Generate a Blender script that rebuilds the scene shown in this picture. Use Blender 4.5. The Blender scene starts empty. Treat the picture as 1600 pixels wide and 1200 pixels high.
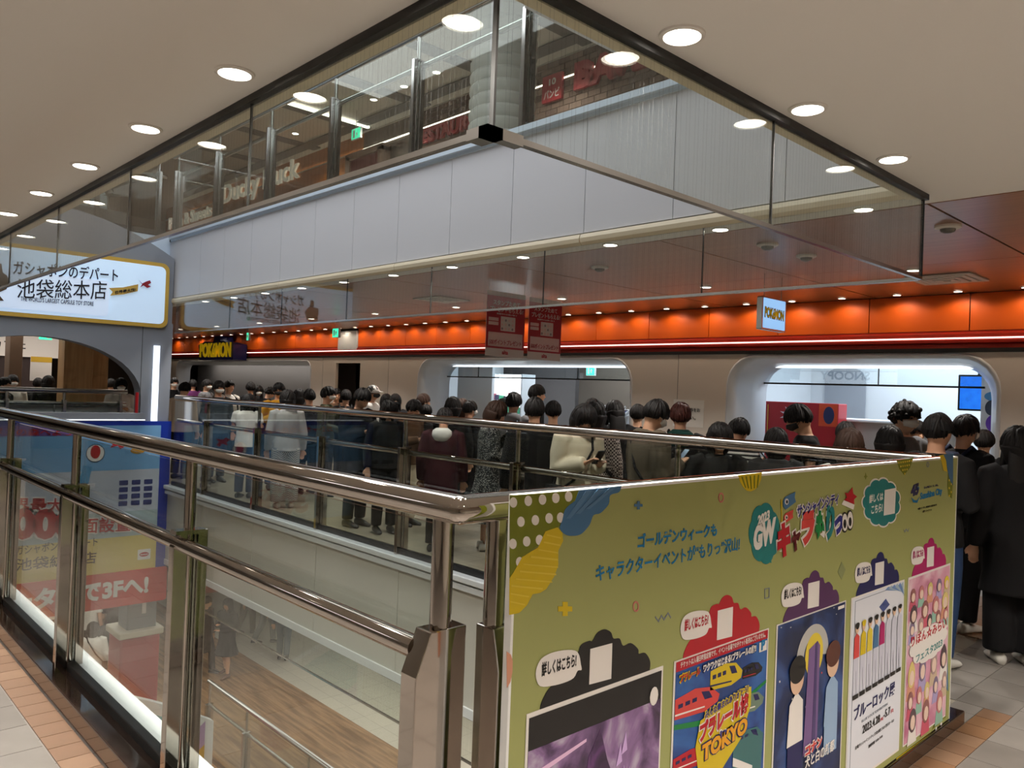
import bpy, bmesh, math, random
from mathutils import Vector, Matrix
from mathutils.geometry import tessellate_polygon
random.seed(7)
SC = bpy.context.scene
COL = SC.collection

# ------------------------------------------------------------------ camera
EYE = Vector((0.0, 0.0, 1.65))
FPX = 1230.8
def _cam_axes(yaw, pitch, roll):
    f0 = Vector((math.cos(yaw), math.sin(yaw), 0)); r0 = Vector((math.sin(yaw), -math.cos(yaw), 0)); u0 = Vector((0, 0, 1))
    f = f0 * math.cos(pitch) + u0 * math.sin(pitch)
    u = u0 * math.cos(pitch) - f0 * math.sin(pitch)
    return r0 * math.cos(roll) - u * math.sin(roll), u * math.cos(roll) + r0 * math.sin(roll), f
RV, UV, FV = _cam_axes(math.radians(46.6), math.radians(0.49), math.radians(-2.17))
cam_data = bpy.data.cameras.new('camera')
cam = bpy.data.objects.new('camera', cam_data); COL.objects.link(cam)
cam_data.sensor_width = 36.0; cam_data.lens = FPX / 1600 * 36.0; cam_data.clip_start = 0.05; cam_data.clip_end = 200
cam.matrix_world = Matrix(((RV.x, UV.x, -FV.x, EYE.x), (RV.y, UV.y, -FV.y, EYE.y), (RV.z, UV.z, -FV.z, EYE.z), (0, 0, 0, 1)))
SC.camera = cam

# ------------------------------------------------------------------ world, exposure
world = bpy.data.worlds.new('world'); SC.world = world; world.use_nodes = True
world.node_tree.nodes['Background'].inputs[0].default_value = (1.0, 0.93, 0.85, 1)
world.node_tree.nodes['Background'].inputs[1].default_value = 0.02
SC.view_settings.view_transform = 'Standard'
try: SC.view_settings.look = 'None'
except Exception: pass
SC.view_settings.gamma = 1.0
SC.view_settings.use_curve_mapping = False
SC.view_settings.exposure = 0.28
SC.cycles.transparent_max_bounces = 20
SC.cycles.max_bounces = 5
SC.cycles.diffuse_bounces = 3
SC.cycles.glossy_bounces = 3
SC.cycles.adaptive_threshold = 0.06
SC.cycles.adaptive_min_samples = 8
SC.cycles.sample_clamp_indirect = 4.0
SC.cycles.caustics_reflective = False
SC.cycles.caustics_refractive = False

def px_on(x, y, axis, val):
    """point of the place seen at photo pixel x, y that lies on the plane axis = val"""
    d = FV + RV * ((x - 800) / FPX) + UV * ((600 - y) / FPX)
    t = (val - EYE[axis]) / d[axis]
    return EYE + d * t
X, Y, Z = 0, 1, 2

def area_light(name, loc, sx, sy, power, color=(1, 1, 1), rot=(0, 0, 0)):
    l = bpy.data.lights.new(name, 'AREA'); l.shape = 'RECTANGLE'; l.size = sx; l.size_y = sy; l.energy = power; l.color = color
    o = bpy.data.objects.new(name, l); o.location = loc; o.rotation_euler = rot; COL.objects.link(o)
    return o
WARM = (1.0, 0.95, 0.88)
COOL = (0.82, 0.92, 1.0)
P_NEAR, P_FAR, P_WALL, P_SHOP, P_LOW, P_UP = 108.0, 72.0, 3.4, 240.0, 250.0, 66.0
# ceiling lamps that sit inside the neighbouring halls: shops, floor below
area_light('shop_lamps', (10.9, 3.2, 2.62), 3.2, 3.6, P_SHOP * 0.42, COOL)
area_light('shop_lamps', (11.2, 9.2, 2.62), 3.4, 4.0, P_SHOP * 0.5, COOL)
area_light('display_lamp', (8.85, 19, 2.18), 0.4, 6.0, 26.0, WARM)  # unseen light added to brighten the grey display niche
area_light('lower_hall_lamps', (8.0, 9.0, -1.2), 5.0, 12.0, P_LOW, (1, 0.95, 0.86))
area_light('lower_hall_lamps', (2.4, 15.5, -1.2), 6.0, 4.0, P_LOW * 0.6, (1, 0.95, 0.86))
area_light('upper_hall_lamps', (2.8, 6.8, 6.5), 2.6, 9.0, P_UP * 3.2, (0.95, 0.97, 1.0))  # unseen broad panel added over the void to light the upper storey
area_light('cross_corridor_lamps', (3.4, 17.0, 2.7), 4.0, 3.0, 80.0, WARM)

# ------------------------------------------------------------------ helpers
def S(r, g, b):
    def c(v):
        v /= 255.0
        return v / 12.92 if v <= 0.04045 else ((v + 0.055) / 1.055) ** 2.4
    return (c(r), c(g), c(b), 1.0)
MATS = {}
def mat(name, col=None, rough=0.5, metal=0.0, emit=0.0, spec=0.5, noise=0.0, nscale=8.0, emit_col=None, stretch=None, coat=0.0):
    if name in MATS: return MATS[name]
    m = bpy.data.materials.new(name); m.use_nodes = True; MATS[name] = m
    nt = m.node_tree; b = nt.nodes['Principled BSDF']
    b.inputs['Base Color'].default_value = col
    b.inputs['Roughness'].default_value = rough; b.inputs['Metallic'].default_value = metal
    b.inputs['Specular IOR Level'].default_value = spec
    b.inputs['Coat Weight'].default_value = coat
    if emit:
        b.inputs['Emission Color'].default_value = emit_col or col; b.inputs['Emission Strength'].default_value = emit
    if noise:
        tc = nt.nodes.new('ShaderNodeTexCoord'); mp = nt.nodes.new('ShaderNodeMapping'); n = nt.nodes.new('ShaderNodeTexNoise')
        n.inputs['Scale'].default_value = nscale; n.inputs['Detail'].default_value = 4
        if stretch: mp.inputs['Scale'].default_value = stretch
        mx = nt.nodes.new('ShaderNodeMix'); mx.data_type = 'RGBA'; mx.blend_type = 'MULTIPLY'
        r = nt.nodes.new('ShaderNodeMapRange'); r.inputs[1].default_value = 0.3; r.inputs[2].default_value = 0.7
        r.inputs[3].default_value = 1.0 - noise; r.inputs[4].default_value = 1.0
        nt.links.new(tc.outputs['Object'], mp.inputs['Vector']); nt.links.new(mp.outputs['Vector'], n.inputs['Vector'])
        nt.links.new(n.outputs['Fac'], r.inputs[0])
        mx.inputs[0].default_value = 1.0; mx.inputs[6].default_value = col
        nt.links.new(r.outputs[0], mx.inputs[7]); nt.links.new(mx.outputs[2], b.inputs['Base Color'])
    return m
def glass_mat(name, tint=(0.93, 0.96, 0.95, 1), ior=1.5, wires=None, refl=(1, 1, 1, 1), boost=1.0):
    m = bpy.data.materials.new(name); m.use_nodes = True; MATS[name] = m
    nt = m.node_tree; nt.nodes.remove(nt.nodes['Principled BSDF']); out = nt.nodes['Material Output']
    tr = nt.nodes.new('ShaderNodeBsdfTransparent'); tr.inputs[0].default_value = tint
    gl = nt.nodes.new('ShaderNodeBsdfGlossy'); gl.inputs['Roughness'].default_value = 0.0; gl.inputs[0].default_value = refl
    lw = nt.nodes.new('ShaderNodeLayerWeight'); lw.inputs[0].default_value = 0.5
    pw = nt.nodes.new('ShaderNodeMath'); pw.operation = 'POWER'; pw.inputs[1].default_value = 5.0
    fr = nt.nodes.new('ShaderNodeMath'); fr.operation = 'MULTIPLY_ADD'; f0 = ((ior - 1) / (ior + 1)) ** 2
    fr.inputs[1].default_value = 1 - f0; fr.inputs[2].default_value = f0
    nt.links.new(lw.outputs['Facing'], pw.inputs[0]); nt.links.new(pw.outputs[0], fr.inputs[0])
    mx = nt.nodes.new('ShaderNodeMixShader')
    mu = nt.nodes.new('ShaderNodeMath'); mu.operation = 'MULTIPLY'; mu.inputs[1].default_value = boost; mu.use_clamp = True
    nt.links.new(fr.outputs[0], mu.inputs[0]); nt.links.new(mu.outputs[0], mx.inputs[0])
    nt.links.new(tr.outputs[0], mx.inputs[1]); nt.links.new(gl.outputs[0], mx.inputs[2])
    last = mx
    if wires:
        ge = nt.nodes.new('ShaderNodeNewGeometry'); sp = nt.nodes.new('ShaderNodeSeparateXYZ')
        ad = nt.nodes.new('ShaderNodeMath'); ad.operation = 'ADD'
        dv = nt.nodes.new('ShaderNodeMath'); dv.operation = 'DIVIDE'; dv.inputs[1].default_value = wires
        frc = nt.nodes.new('ShaderNodeMath'); frc.operation = 'FRACT'
        lt = nt.nodes.new('ShaderNodeMath'); lt.operation = 'LESS_THAN'; lt.inputs[1].default_value = 0.025
        hf = nt.nodes.new('ShaderNodeMath'); hf.operation = 'MULTIPLY'; hf.inputs[1].default_value = 0.32
        df = nt.nodes.new('ShaderNodeBsdfDiffuse'); df.inputs[0].default_value = (0.05, 0.05, 0.05, 1)
        m2 = nt.nodes.new('ShaderNodeMixShader')
        nt.links.new(ge.outputs['Position'], sp.inputs[0]); nt.links.new(sp.outputs[0], ad.inputs[0]); nt.links.new(sp.outputs[1], ad.inputs[1])
        nt.links.new(ad.outputs[0], dv.inputs[0]); nt.links.new(dv.outputs[0], frc.inputs[0]); nt.links.new(frc.outputs[0], lt.inputs[0])
        nt.links.new(lt.outputs[0], hf.inputs[0]); nt.links.new(hf.outputs[0], m2.inputs[0])
        nt.links.new(mx.outputs[0], m2.inputs[1]); nt.links.new(df.outputs[0], m2.inputs[2]); last = m2
    nt.links.new(last.outputs[0], out.inputs[0])
    return m

def tag(o, label=None, cat=None, group=None, kind=None):
    if label: o['label'] = label
    if cat: o['category'] = cat
    if group: o['group'] = group
    if kind: o['kind'] = kind
    return o
ROOT = {}
def empty(name, loc=(0, 0, 0), label=None, cat=None, group=None, rz=0.0, kind=None):
    o = bpy.data.objects.new(name, None); o.empty_display_size = 0.1; COL.objects.link(o)
    o.location = loc; o.rotation_euler = (0, 0, rz); ROOT[o.name] = Vector(loc)
    return tag(o, label, cat, group, kind)
class MB:
    """collects shapes; build() links them as ONE mesh object. Coordinates are world coordinates unless local=True."""
    def __init__(s): s.v = []; s.f = []
    def add(s, vs, fs):
        n = len(s.v); s.v += [tuple(v) for v in vs]; s.f += [tuple(i + n for i in f) for f in fs]; return s
    def box(s, x0, x1, y0, y1, z0, z1):
        return s.add([(x0, y0, z0), (x1, y0, z0), (x1, y1, z0), (x0, y1, z0), (x0, y0, z1), (x1, y0, z1), (x1, y1, z1), (x0, y1, z1)],
                     [(3, 2, 1, 0), (4, 5, 6, 7), (0, 1, 5, 4), (1, 2, 6, 5), (2, 3, 7, 6), (3, 0, 4, 7)])
    def loft(s, rings, cap=True):
        n = len(rings[0]); vs = [p for r in rings for p in r]; fs = []
        for i in range(len(rings) - 1):
            for j in range(n):
                k = (j + 1) % n
                fs.append((i * n + j, i * n + k, (i + 1) * n + k, (i + 1) * n + j))
        if cap: fs.append(tuple(range(n - 1, -1, -1))); fs.append(tuple((len(rings) - 1) * n + j for j in range(n)))
        return s.add(vs, fs)
    def tube(s, pts, rad, n=12, cap=True, flat=1.0):
        pts = [Vector(p) for p in pts]; rs = rad if isinstance(rad, (list, tuple)) else [rad] * len(pts); rings = []; prev = None
        for i, p in enumerate(pts):
            t = (pts[min(i + 1, len(pts) - 1)] - pts[max(i - 1, 0)]).normalized()
            if prev is None: a = t.orthogonal().normalized() if abs(t.z) > 0.9 or abs(t.z) < 1e-6 and False else (Vector((0, 0, 1)).cross(t).normalized() if abs(t.z) < 0.95 else Vector((1, 0, 0)))
            else: a = (prev - t * prev.dot(t)).normalized()
            prev = a; b = t.cross(a)
            rings.append([p + (a * math.cos(2 * math.pi * j / n) + b * math.sin(2 * math.pi * j / n) * flat) * rs[i] for j in range(n)])
        return s.loft(rings, cap)
    def lathe(s, prof, c=(0, 0, 0), n=24):
        rings = [[(c[0] + r * math.cos(2 * math.pi * j / n), c[1] + r * math.sin(2 * math.pi * j / n), c[2] + z) for j in range(n)] for r, z in prof]
        return s.loft(rings, True)
    def ellipsoid(s, c, r, n=12, m=8):
        rings = []
        for i in range(m + 1):
            a = math.pi * (i + 0.0) / m; a = min(max(a, 0.02), math.pi - 0.02)
            rings.append([(c[0] + r[0] * math.sin(a) * math.cos(2 * math.pi * j / n), c[1] + r[1] * math.sin(a) * math.sin(2 * math.pi * j / n), c[2] - r[2] * math.cos(a)) for j in range(n)])
        return s.loft(rings, True)
    def prism(s, poly, fr, d0, d1):
        """poly: 2D points (u, v); fr(u, v, d) -> world; closed extrusion d0..d1, concave outlines allowed"""
        n = len(poly); tri = tessellate_polygon([[Vector((p[0], p[1], 0)) for p in poly]])
        vs = [fr(u, v, d0) for u, v in poly] + [fr(u, v, d1) for u, v in poly]
        fs = [tuple(t) for t in tri] + [(t[2] + n, t[1] + n, t[0] + n) for t in tri] + [(j, (j + 1) % n, (j + 1) % n + n, j + n) for j in range(n)]
        return s.add(vs, fs)
    def holed(s, polys, fr, d0, d1):
        tri = tessellate_polygon([[Vector((p[0], p[1], 0)) for p in pl] for pl in polys]); flat = [p for pl in polys for p in pl]; n = len(flat)
        vs = [fr(u, v, d0) for u, v in flat] + [fr(u, v, d1) for u, v in flat]
        fs = [tuple(t) for t in tri] + [(t[2] + n, t[1] + n, t[0] + n) for t in tri]; o = 0
        for pl in polys:
            k = len(pl); fs += [(o + j, o + (j + 1) % k, o + (j + 1) % k + n, o + j + n) for j in range(k)]; o += k
        return s.add(vs, fs)
    def mesh(s, name, off=None):
        me = bpy.data.meshes.new(name)
        vs = s.v if off is None else [(a[0] - off.x, a[1] - off.y, a[2] - off.z) for a in s.v]
        me.from_pydata(vs, [], s.f); bm = bmesh.new(); bm.from_mesh(me); bmesh.ops.recalc_face_normals(bm, faces=bm.faces); bm.to_mesh(me); bm.free()
        return me
    def build(s, name, m, parent=None, smooth=False, local=False, bevel=0.0, angle=40):
        off = None
        if parent is not None and not local:
            r = parent
            while r.parent: r = r.parent
            off = ROOT.get(r.name, Vector((0, 0, 0)))
        me = s.mesh(name, off); 
        if m: me.materials.append(m)
        o = bpy.data.objects.new(name, me); COL.objects.link(o)
        if parent is not None: o.parent = parent
        if smooth:
            me.shade_smooth()
            if angle < 180: me.set_sharp_from_angle(angle=math.radians(angle))
        if bevel:
            b = o.modifiers.new('bevel', 'BEVEL'); b.width = bevel; b.segments = 2; b.limit_method = 'ANGLE'
        return o
def copy_tree(o, parent=None):
    c = o.copy(); COL.objects.link(c); c.parent = parent
    if o.name in ROOT: ROOT[c.name] = ROOT[o.name]
    for ch in o.children: copy_tree(ch, c)
    return c
def one(o, label, cat, group=None, kind=None): return tag(o, label, cat, group, kind)
def struct(mb, name, m, **k): return tag(mb.build(name, m, **k), kind='structure')
# frames for flat work: F_y(y0) faces -Y ; F_x(x0) faces -X
def fr_y(y0): return lambda u, v, d: (u, y0 - d, v)
def fr_x(x0): return lambda u, v, d: (x0 - d, u, v)

TXT = bpy.data.curves.new('lettering', 'FONT'); TXO = bpy.data.objects.new('lettering_source', TXT); COL.objects.link(TXO)
def text_geo(body, bold=0.0, res=3):
    TXT.body = body; TXT.offset = bold; TXT.resolution_u = res; TXT.size = 1.0; TXT.extrude = 0.0
    me = TXO.to_mesh()
    vs = [(v.co.x, v.co.y) for v in me.vertices]; fs = [tuple(p.vertices) for p in me.polygons]
    TXO.to_mesh_clear()
    return vs, fs
def lettering(name, body, p0, p1, height, m, parent, fr, d=0.002, bold=0.01, th=0.0015, lean=0.0, mirror=False, vy=None):
    """writing from baseline point p0 to p1 (u, v) on a flat frame, letters `height` tall"""
    vs, fs = text_geo(body, bold)
    x0 = min(v[0] for v in vs); x1 = max(v[0] for v in vs); y0 = min(v[1] for v in vs); y1 = max(v[1] for v in vs)
    ux, uy = p1[0] - p0[0], p1[1] - p0[1]; L = math.hypot(ux, uy); nx, ny = (-uy / L, ux / L)
    if vy is not None: nx, ny = vy
    out = []
    for (a, b) in vs:
        s = (a - x0) / (x1 - x0); t = (b - y0) / (y1 - y0) * height
        if mirror: s = 1 - s
        out.append((p0[0] + ux * s + nx * t + lean * t, p0[1] + uy * s + ny * t))
    n = len(out); mb = MB()
    bd = {}
    for f in fs:
        for i in range(len(f)):
            e = (f[i], f[(i + 1) % len(f)]); bd[e] = bd.get(e, 0) + 1
    sides = [(e[0], e[1], e[1] + n, e[0] + n) for e in bd if (e[1], e[0]) not in bd]
    mb.v = [fr(u, v, d + th) for u, v in out] + [fr(u, v, d) for u, v in out]
    mb.f = [tuple(f) for f in fs] + sides
    me = mb.mesh(name, _root_off(parent)); me.materials.append(m)
    o = bpy.data.objects.new(name, me); COL.objects.link(o); o.parent = parent
    return o
def _root_off(parent):
    if parent is None: return None
    r = parent
    while r.parent: r = r.parent
    return ROOT.get(r.name, Vector((0, 0, 0)))
def ell(c, rx, ry, n=24, a0=0.0):
    return [(c[0] + rx * math.cos(a0 + 2 * math.pi * i / n), c[1] + ry * math.sin(a0 + 2 * math.pi * i / n)) for i in range(n)]
def rrect(u0, u1, v0, v1, r, n=5):
    pts = []
    for cx, cy, a in ((u1 - r, v0 + r, -90), (u1 - r, v1 - r, 0), (u0 + r, v1 - r, 90), (u0 + r, v0 + r, 180)):
        for i in range(n + 1):
            t = math.radians(a + 90 * i / n); pts.append((cx + r * math.cos(t), cy + r * math.sin(t)))
    return pts
def scallop(c, rx, ry, k, n=6, depth=0.12):
    pts = []
    for i in range(k * n):
        a = 2 * math.pi * i / (k * n); r = 1 - depth + depth * abs(math.sin(a * k / 2)) ** 0.7
        pts.append((c[0] + rx * r * math.cos(a), c[1] + ry * r * math.sin(a)))
    return pts
def rounded(pts, k=4, closed=True):
    n = len(pts); out = []
    for i in range(n if closed else n - 1):
        g = lambda j: pts[j % n] if closed else pts[min(max(j, 0), n - 1)]
        a, b, c, d = g(i - 1), g(i), g(i + 1), g(i + 2)
        for t in [q / k for q in range(k)]:
            out.append(tuple(.5 * (2 * b[m] + (c[m] - a[m]) * t + (2 * a[m] - 5 * b[m] + 4 * c[m] - d[m]) * t * t + (3 * b[m] - a[m] - 3 * c[m] + d[m]) * t ** 3) for m in (0, 1)))
    if not closed: out.append(pts[-1])
    return out
def flat(name, poly, m, parent, fr, d, th=0.0012):
    return MB().prism(poly, fr, d, d + th).build(name, m, parent)
# ------------------------------------------------------------------ materials
M = {}
M['ceil'] = mat('white_ceiling', S(242, 238, 232), 0.75)
M['fascia'] = mat('fascia_white', S(214, 216, 222), 0.45, spec=0.4)
M['fascia_cap'] = mat('fascia_cap', S(206, 222, 238), 0.4)
M['cornice'] = mat('cornice_cream', S(226, 214, 186), 0.5)
M['lowfascia'] = mat('lower_fascia', S(216, 212, 200), 0.4, noise=0.06, nscale=1.2)
M['whitecap'] = mat('white_cap', S(236, 238, 238), 0.3)
M['steel'] = mat('polished_steel', (0.46, 0.41, 0.365, 1), 0.06, 1.0)
M['steel_mid'] = mat('brushed_steel', (0.55, 0.54, 0.53, 1), 0.25, 1.0)
M['dark'] = mat('dark_trim', S(30, 29, 28), 0.4)
M['granite'] = mat('dark_granite', S(52, 38, 32), 0.08, noise=0.35, nscale=60, coat=0.6)
M['tan'] = mat('tan_tile', S(122, 93, 71), 0.42, noise=0.18, nscale=9)
M['tan2'] = mat('tan_tile_light', S(132, 103, 80), 0.42, noise=0.18, nscale=9)
M['pale'] = mat('pale_tile', S(124, 117, 110), 0.38, noise=0.14, nscale=7)
M['pale2'] = mat('pale_tile_grey', S(116, 109, 102), 0.38, noise=0.14, nscale=7)
M['brown'] = mat('brown_tile', S(128, 94, 66), 0.4, noise=0.2, nscale=9)
M['wallwhite'] = mat('shop_wall_white', S(226, 216, 206), 0.55)
M['reveal'] = mat('reveal_white', S(216, 220, 228), 0.35)
M['shopwhite'] = mat('shop_interior_white', S(228, 234, 240), 0.5)
M['shopgrey'] = mat('shop_interior_grey', S(110, 106, 104), 0.6)
M['shopbrown'] = mat('shop_interior_brown', S(124, 112, 100), 0.6)
M['orange'] = mat('orange_panel', S(236, 100, 10), 0.5)
M['red'] = mat('red_band', S(186, 44, 22), 0.4)
M['redline'] = mat('red_band_light', S(216, 62, 30), 0.4)
M['black'] = mat('black', S(16, 15, 15), 0.5)
M['white'] = mat('white_print', S(240, 238, 234), 0.5)
M['grey_gate'] = mat('gateway_grey', S(132, 138, 148), 0.5)
M['lamp'] = mat('lamp_glow', (1, 0.93, 0.82, 1), 0.5, emit=14.0)
M['lampcool'] = mat('lamp_glow_cool', (0.9, 0.96, 1, 1), 0.5, emit=10.0)
M['ring'] = mat('lamp_ring', S(235, 230, 222), 0.35)
M['vent'] = mat('vent_white', S(220, 212, 202), 0.5)
M['glass'] = glass_mat('rail_glass', (0.90, 0.93, 0.91, 1), 1.5)
M['glass_wire'] = glass_mat('wired_glass', (0.93, 0.95, 0.93, 1), 1.52, wires=0.052, boost=1.0)
M['glass_shop'] = glass_mat('shop_glass', (0.92, 0.96, 0.97, 1), 1.45)
M['glass_edge'] = mat('glass_edge', S(20, 52, 48), 0.15)

def tile_floor(name, c1, c2, w, joint, off=(0, 0, 0)):
    m = bpy.data.materials.new(name); m.use_nodes = True; nt = m.node_tree; b = nt.nodes['Principled BSDF']; MATS[name] = m
    ge = nt.nodes.new('ShaderNodeNewGeometry'); mp = nt.nodes.new('ShaderNodeMapping'); br = nt.nodes.new('ShaderNodeTexBrick')
    mp.inputs['Location'].default_value = off
    br.offset = 0.0; br.inputs['Scale'].default_value = 1.0; br.inputs['Brick Width'].default_value = w; br.inputs['Row Height'].default_value = w
    br.inputs['Mortar Size'].default_value = joint; br.inputs['Color1'].default_value = c1; br.inputs['Color2'].default_value = c2; br.inputs['Mortar'].default_value = (c1[0] * 0.35, c1[1] * 0.33, c1[2] * 0.32, 1)
    nt.links.new(ge.outputs['Position'], mp.inputs['Vector']); nt.links.new(mp.outputs[0], br.inputs['Vector']); nt.links.new(br.outputs['Color'], b.inputs['Base Color'])
    b.inputs['Roughness'].default_value = 0.35
    return m
def plank_mat(name, c1, c2, scale, rough=0.5, line=None):
    """fine strips: noise stretched along one axis (scale per axis in world units)"""
    m = bpy.data.materials.new(name); m.use_nodes = True; nt = m.node_tree; b = nt.nodes['Principled BSDF']; MATS[name] = m
    ge = nt.nodes.new('ShaderNodeNewGeometry'); mp = nt.nodes.new('ShaderNodeMapping'); mp.inputs['Scale'].default_value = scale
    n = nt.nodes.new('ShaderNodeTexNoise'); n.inputs['Scale'].default_value = 1.0; n.inputs['Detail'].default_value = 3
    cr = nt.nodes.new('ShaderNodeValToRGB'); cr.color_ramp.elements[0].position = 0.35; cr.color_ramp.elements[0].color = c1
    cr.color_ramp.elements[1].position = 0.65; cr.color_ramp.elements[1].color = c2
    nt.links.new(ge.outputs['Position'], mp.inputs['Vector']); nt.links.new(mp.outputs[0], n.inputs['Vector'])
    nt.links.new(n.outputs['Fac'], cr.inputs[0]); nt.links.new(cr.outputs[0], b.inputs['Base Color']); b.inputs['Roughness'].default_value = rough
    return m
M['floor'] = tile_floor('floor_tiles', S(134, 126, 119), S(126, 118, 111), 0.286, 0.004)
M['floor_far'] = tile_floor('floor_tiles_far', S(150, 140, 124), S(142, 133, 118), 0.286, 0.003)
M['floor_low'] = tile_floor('floor_tiles_low', S(206, 200, 186), S(200, 194, 182), 0.6, 0.0025)
M['wood_low'] = plank_mat('wood_floor_strips', S(122, 92, 66), S(168, 132, 98), (14.0, 1.1, 1))
M['wood_ceil'] = plank_mat('wood_ceiling_strips', S(140, 96, 64), S(158, 112, 78), (60.0, 0.8, 1), 0.3)
M['wood_pil'] = plank_mat('wood_pillar_grain', S(168, 128, 84), S(188, 148, 102), (20.0, 20.0, 1.2), 0.5)

ZC = 2.77            # ceiling height on this floor
XN, XF = 1.20, 4.46  # railing lines on both sides of the void
XS = 8.44            # shop front
ZL = -4.6            # floor below
ZU = 3.75            # floor above
# ------------------------------------------------------------------ floors of this level (slabs around the void)
fl = struct(MB().box(-4, 1.30, -3, 12.3, -1.13, 0.0), 'floor', M['floor'])
fl2 = struct(MB().box(1.30, 4.46, -3, 1.46, -1.13, 0.0), 'floor', M['floor'])
fl3 = struct(MB().box(4.46, 14.0, -3, 26, -1.13, 0.0), 'floor', M['floor_far'])
fl4 = struct(MB().box(-4, 4.46, 12.3, 26, -1.13, 0.0), 'floor', M['floor_far'])
def tiles(parent, x0, x1, y0, y1, px_, py_, mats, gap=0.004, h=0.005, z=0.0):
    nx = round((x1 - x0) / px_); ny = round((y1 - y0) / py_)
    base = {}
    for i in range(nx):
        for j in range(ny):
            m = random.choice(mats)
            if m.name not in base:
                me = MB().box(gap / 2, px_ - gap / 2, gap / 2, py_ - gap / 2, 0, h).mesh('tile'); me.materials.append(m); base[m.name] = me
            o = bpy.data.objects.new('tile', base[m.name]); COL.objects.link(o); o.parent = parent; o.location = (x0 + i * px_, y0 + j * py_, z)
tiles(fl, 0.945, 1.085, 2.0, 7.6, 0.14, 0.1436, [M['tan'], M['tan'], M['tan2']])
tiles(fl, -0.20, 0.94, 2.2, 7.35, 0.285, 0.286, [M['pale'], M['pale2'], M['pale']])
tiles(fl2, 1.7, 4.46, 1.19, 1.33, 0.145, 0.14, [M['tan'], M['tan2'], M['brown']])
tiles(fl2, 3.03, 4.46, 0.36, 1.19, 0.286, 0.277, [M['pale'], M['pale2']])
tiles(fl3, 4.46, 4.92, 1.19, 1.33, 0.153, 0.14, [M['tan'], M['brown']])
tiles(fl3, 4.46, 4.92, 1.33, 1.47, 0.153, 0.14, [M['pale'], M['pale']])
tiles(fl3, 4.92, 6.36, 1.19, 1.75, 0.288, 0.28, [M['pale'], M['pale2'], M['pale']])
tiles(fl3, 6.36, 6.93, 1.19, 2.9, 0.285, 0.285, [M['brown'], M['brown'], M['pale2']])
tiles(fl3, 6.93, 7.8, 1.19, 2.9, 0.29, 0.285, [M['tan'], M['tan2']])
tiles(fl3, 4.46, 6.3, 0.36, 1.19, 0.288, 0.277, [M['pale'], M['pale2']])

# ------------------------------------------------------------------ granite kerbs, white caps, void fascias
struct(MB().box(1.09, 1.30, 1.33, 12.2, 0, 0.10), 'trim_1', M['granite'], bevel=0.006)
struct(MB().box(1.30, 4.60, 1.33, 1.50, 0, 0.07), 'trim_2', M['granite'], bevel=0.006)
struct(MB().box(1.236, 1.335, 1.50, 12.2, 0.10, 0.122), 'trim_3', M['whitecap'], bevel=0.01)
struct(MB().box(4.34, 4.52, 1.5, 12.2, 0.0, 0.055).box(4.36, 4.46, 1.5, 12.2, -0.075, -0.02), 'trim_4', M['whitecap'], bevel=0.01)
lf = struct(MB().box(4.43, 4.46, 1.46, 12.3, -1.13, -0.06), 'wall_void_far', M['lowfascia'])
y = 1.5
while y < 12.2:
    MB().box(4.405, 4.43, y + 0.003, min(y + 1.54, 12.28) - 0.003, -1.05, -0.075).build('panel', M['lowfascia'], lf, bevel=0.004); y += 1.54
struct(MB().box(4.39, 4.46, 1.46, 12.3, -1.13, -1.05), 'trim_5', M['whitecap'])
struct(MB().box(-4, 4.43, 12.27, 12.3, -1.13, 0.0), 'wall_void_end', M['lowfascia'])

# ------------------------------------------------------------------ ceilings of this level
c1 = struct(MB().box(-4, 1.36, -3, 12.08, ZC, 3.70), 'ceiling', M['ceil'])
c2 = struct(MB().box(1.36, 4.62, -3, 1.54, ZC, 3.70), 'ceiling', M['ceil'])
c3 = struct(MB().box(4.46, 4.62, 1.54, 26, ZC, 2.85), 'ceiling', M['ceil'])
wood = struct(MB().box(4.62, 8.6, -3, 26, ZC + 0.012, 2.9), 'ceiling', M['dark'])
yy = [-3, -0.15, 1.60, 3.40, 5.15, 6.9, 8.65, 10.4, 12.15, 13.9, 15.7, 17.5, 19.3, 21.1, 23, 26]
for a, b in zip(yy[:-1], yy[1:]):
    for xa, xb in ((4.62, 6.60), (6.60, 8.6)):
        MB().box(xa + 0.003, xb - 0.003, a + 0.008, b - 0.008, ZC - 0.004, ZC + 0.012).build('panel', M['wood_ceil'], wood)
struct(MB().box(-4, 4.46, 12.46, 26, ZC, 2.9), 'ceiling', M['ceil'])
# opening edge trims: dark trim line and cream strip just inside the glass
struct(MB().box(1.335, 1.365, 1.53, 12.2, ZC - 0.03, ZC + 0.01).box(1.335, 4.43, 1.53, 1.56, ZC - 0.03, ZC + 0.01), 'trim_6', M['dark'])
struct(MB().box(1.38, 1.43, 1.6, 12.2, ZC - 0.025, ZC + 0.04).box(1.38, 4.38, 1.575, 1.62, ZC - 0.025, ZC + 0.04), 'trim_7', M['cornice'])

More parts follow.
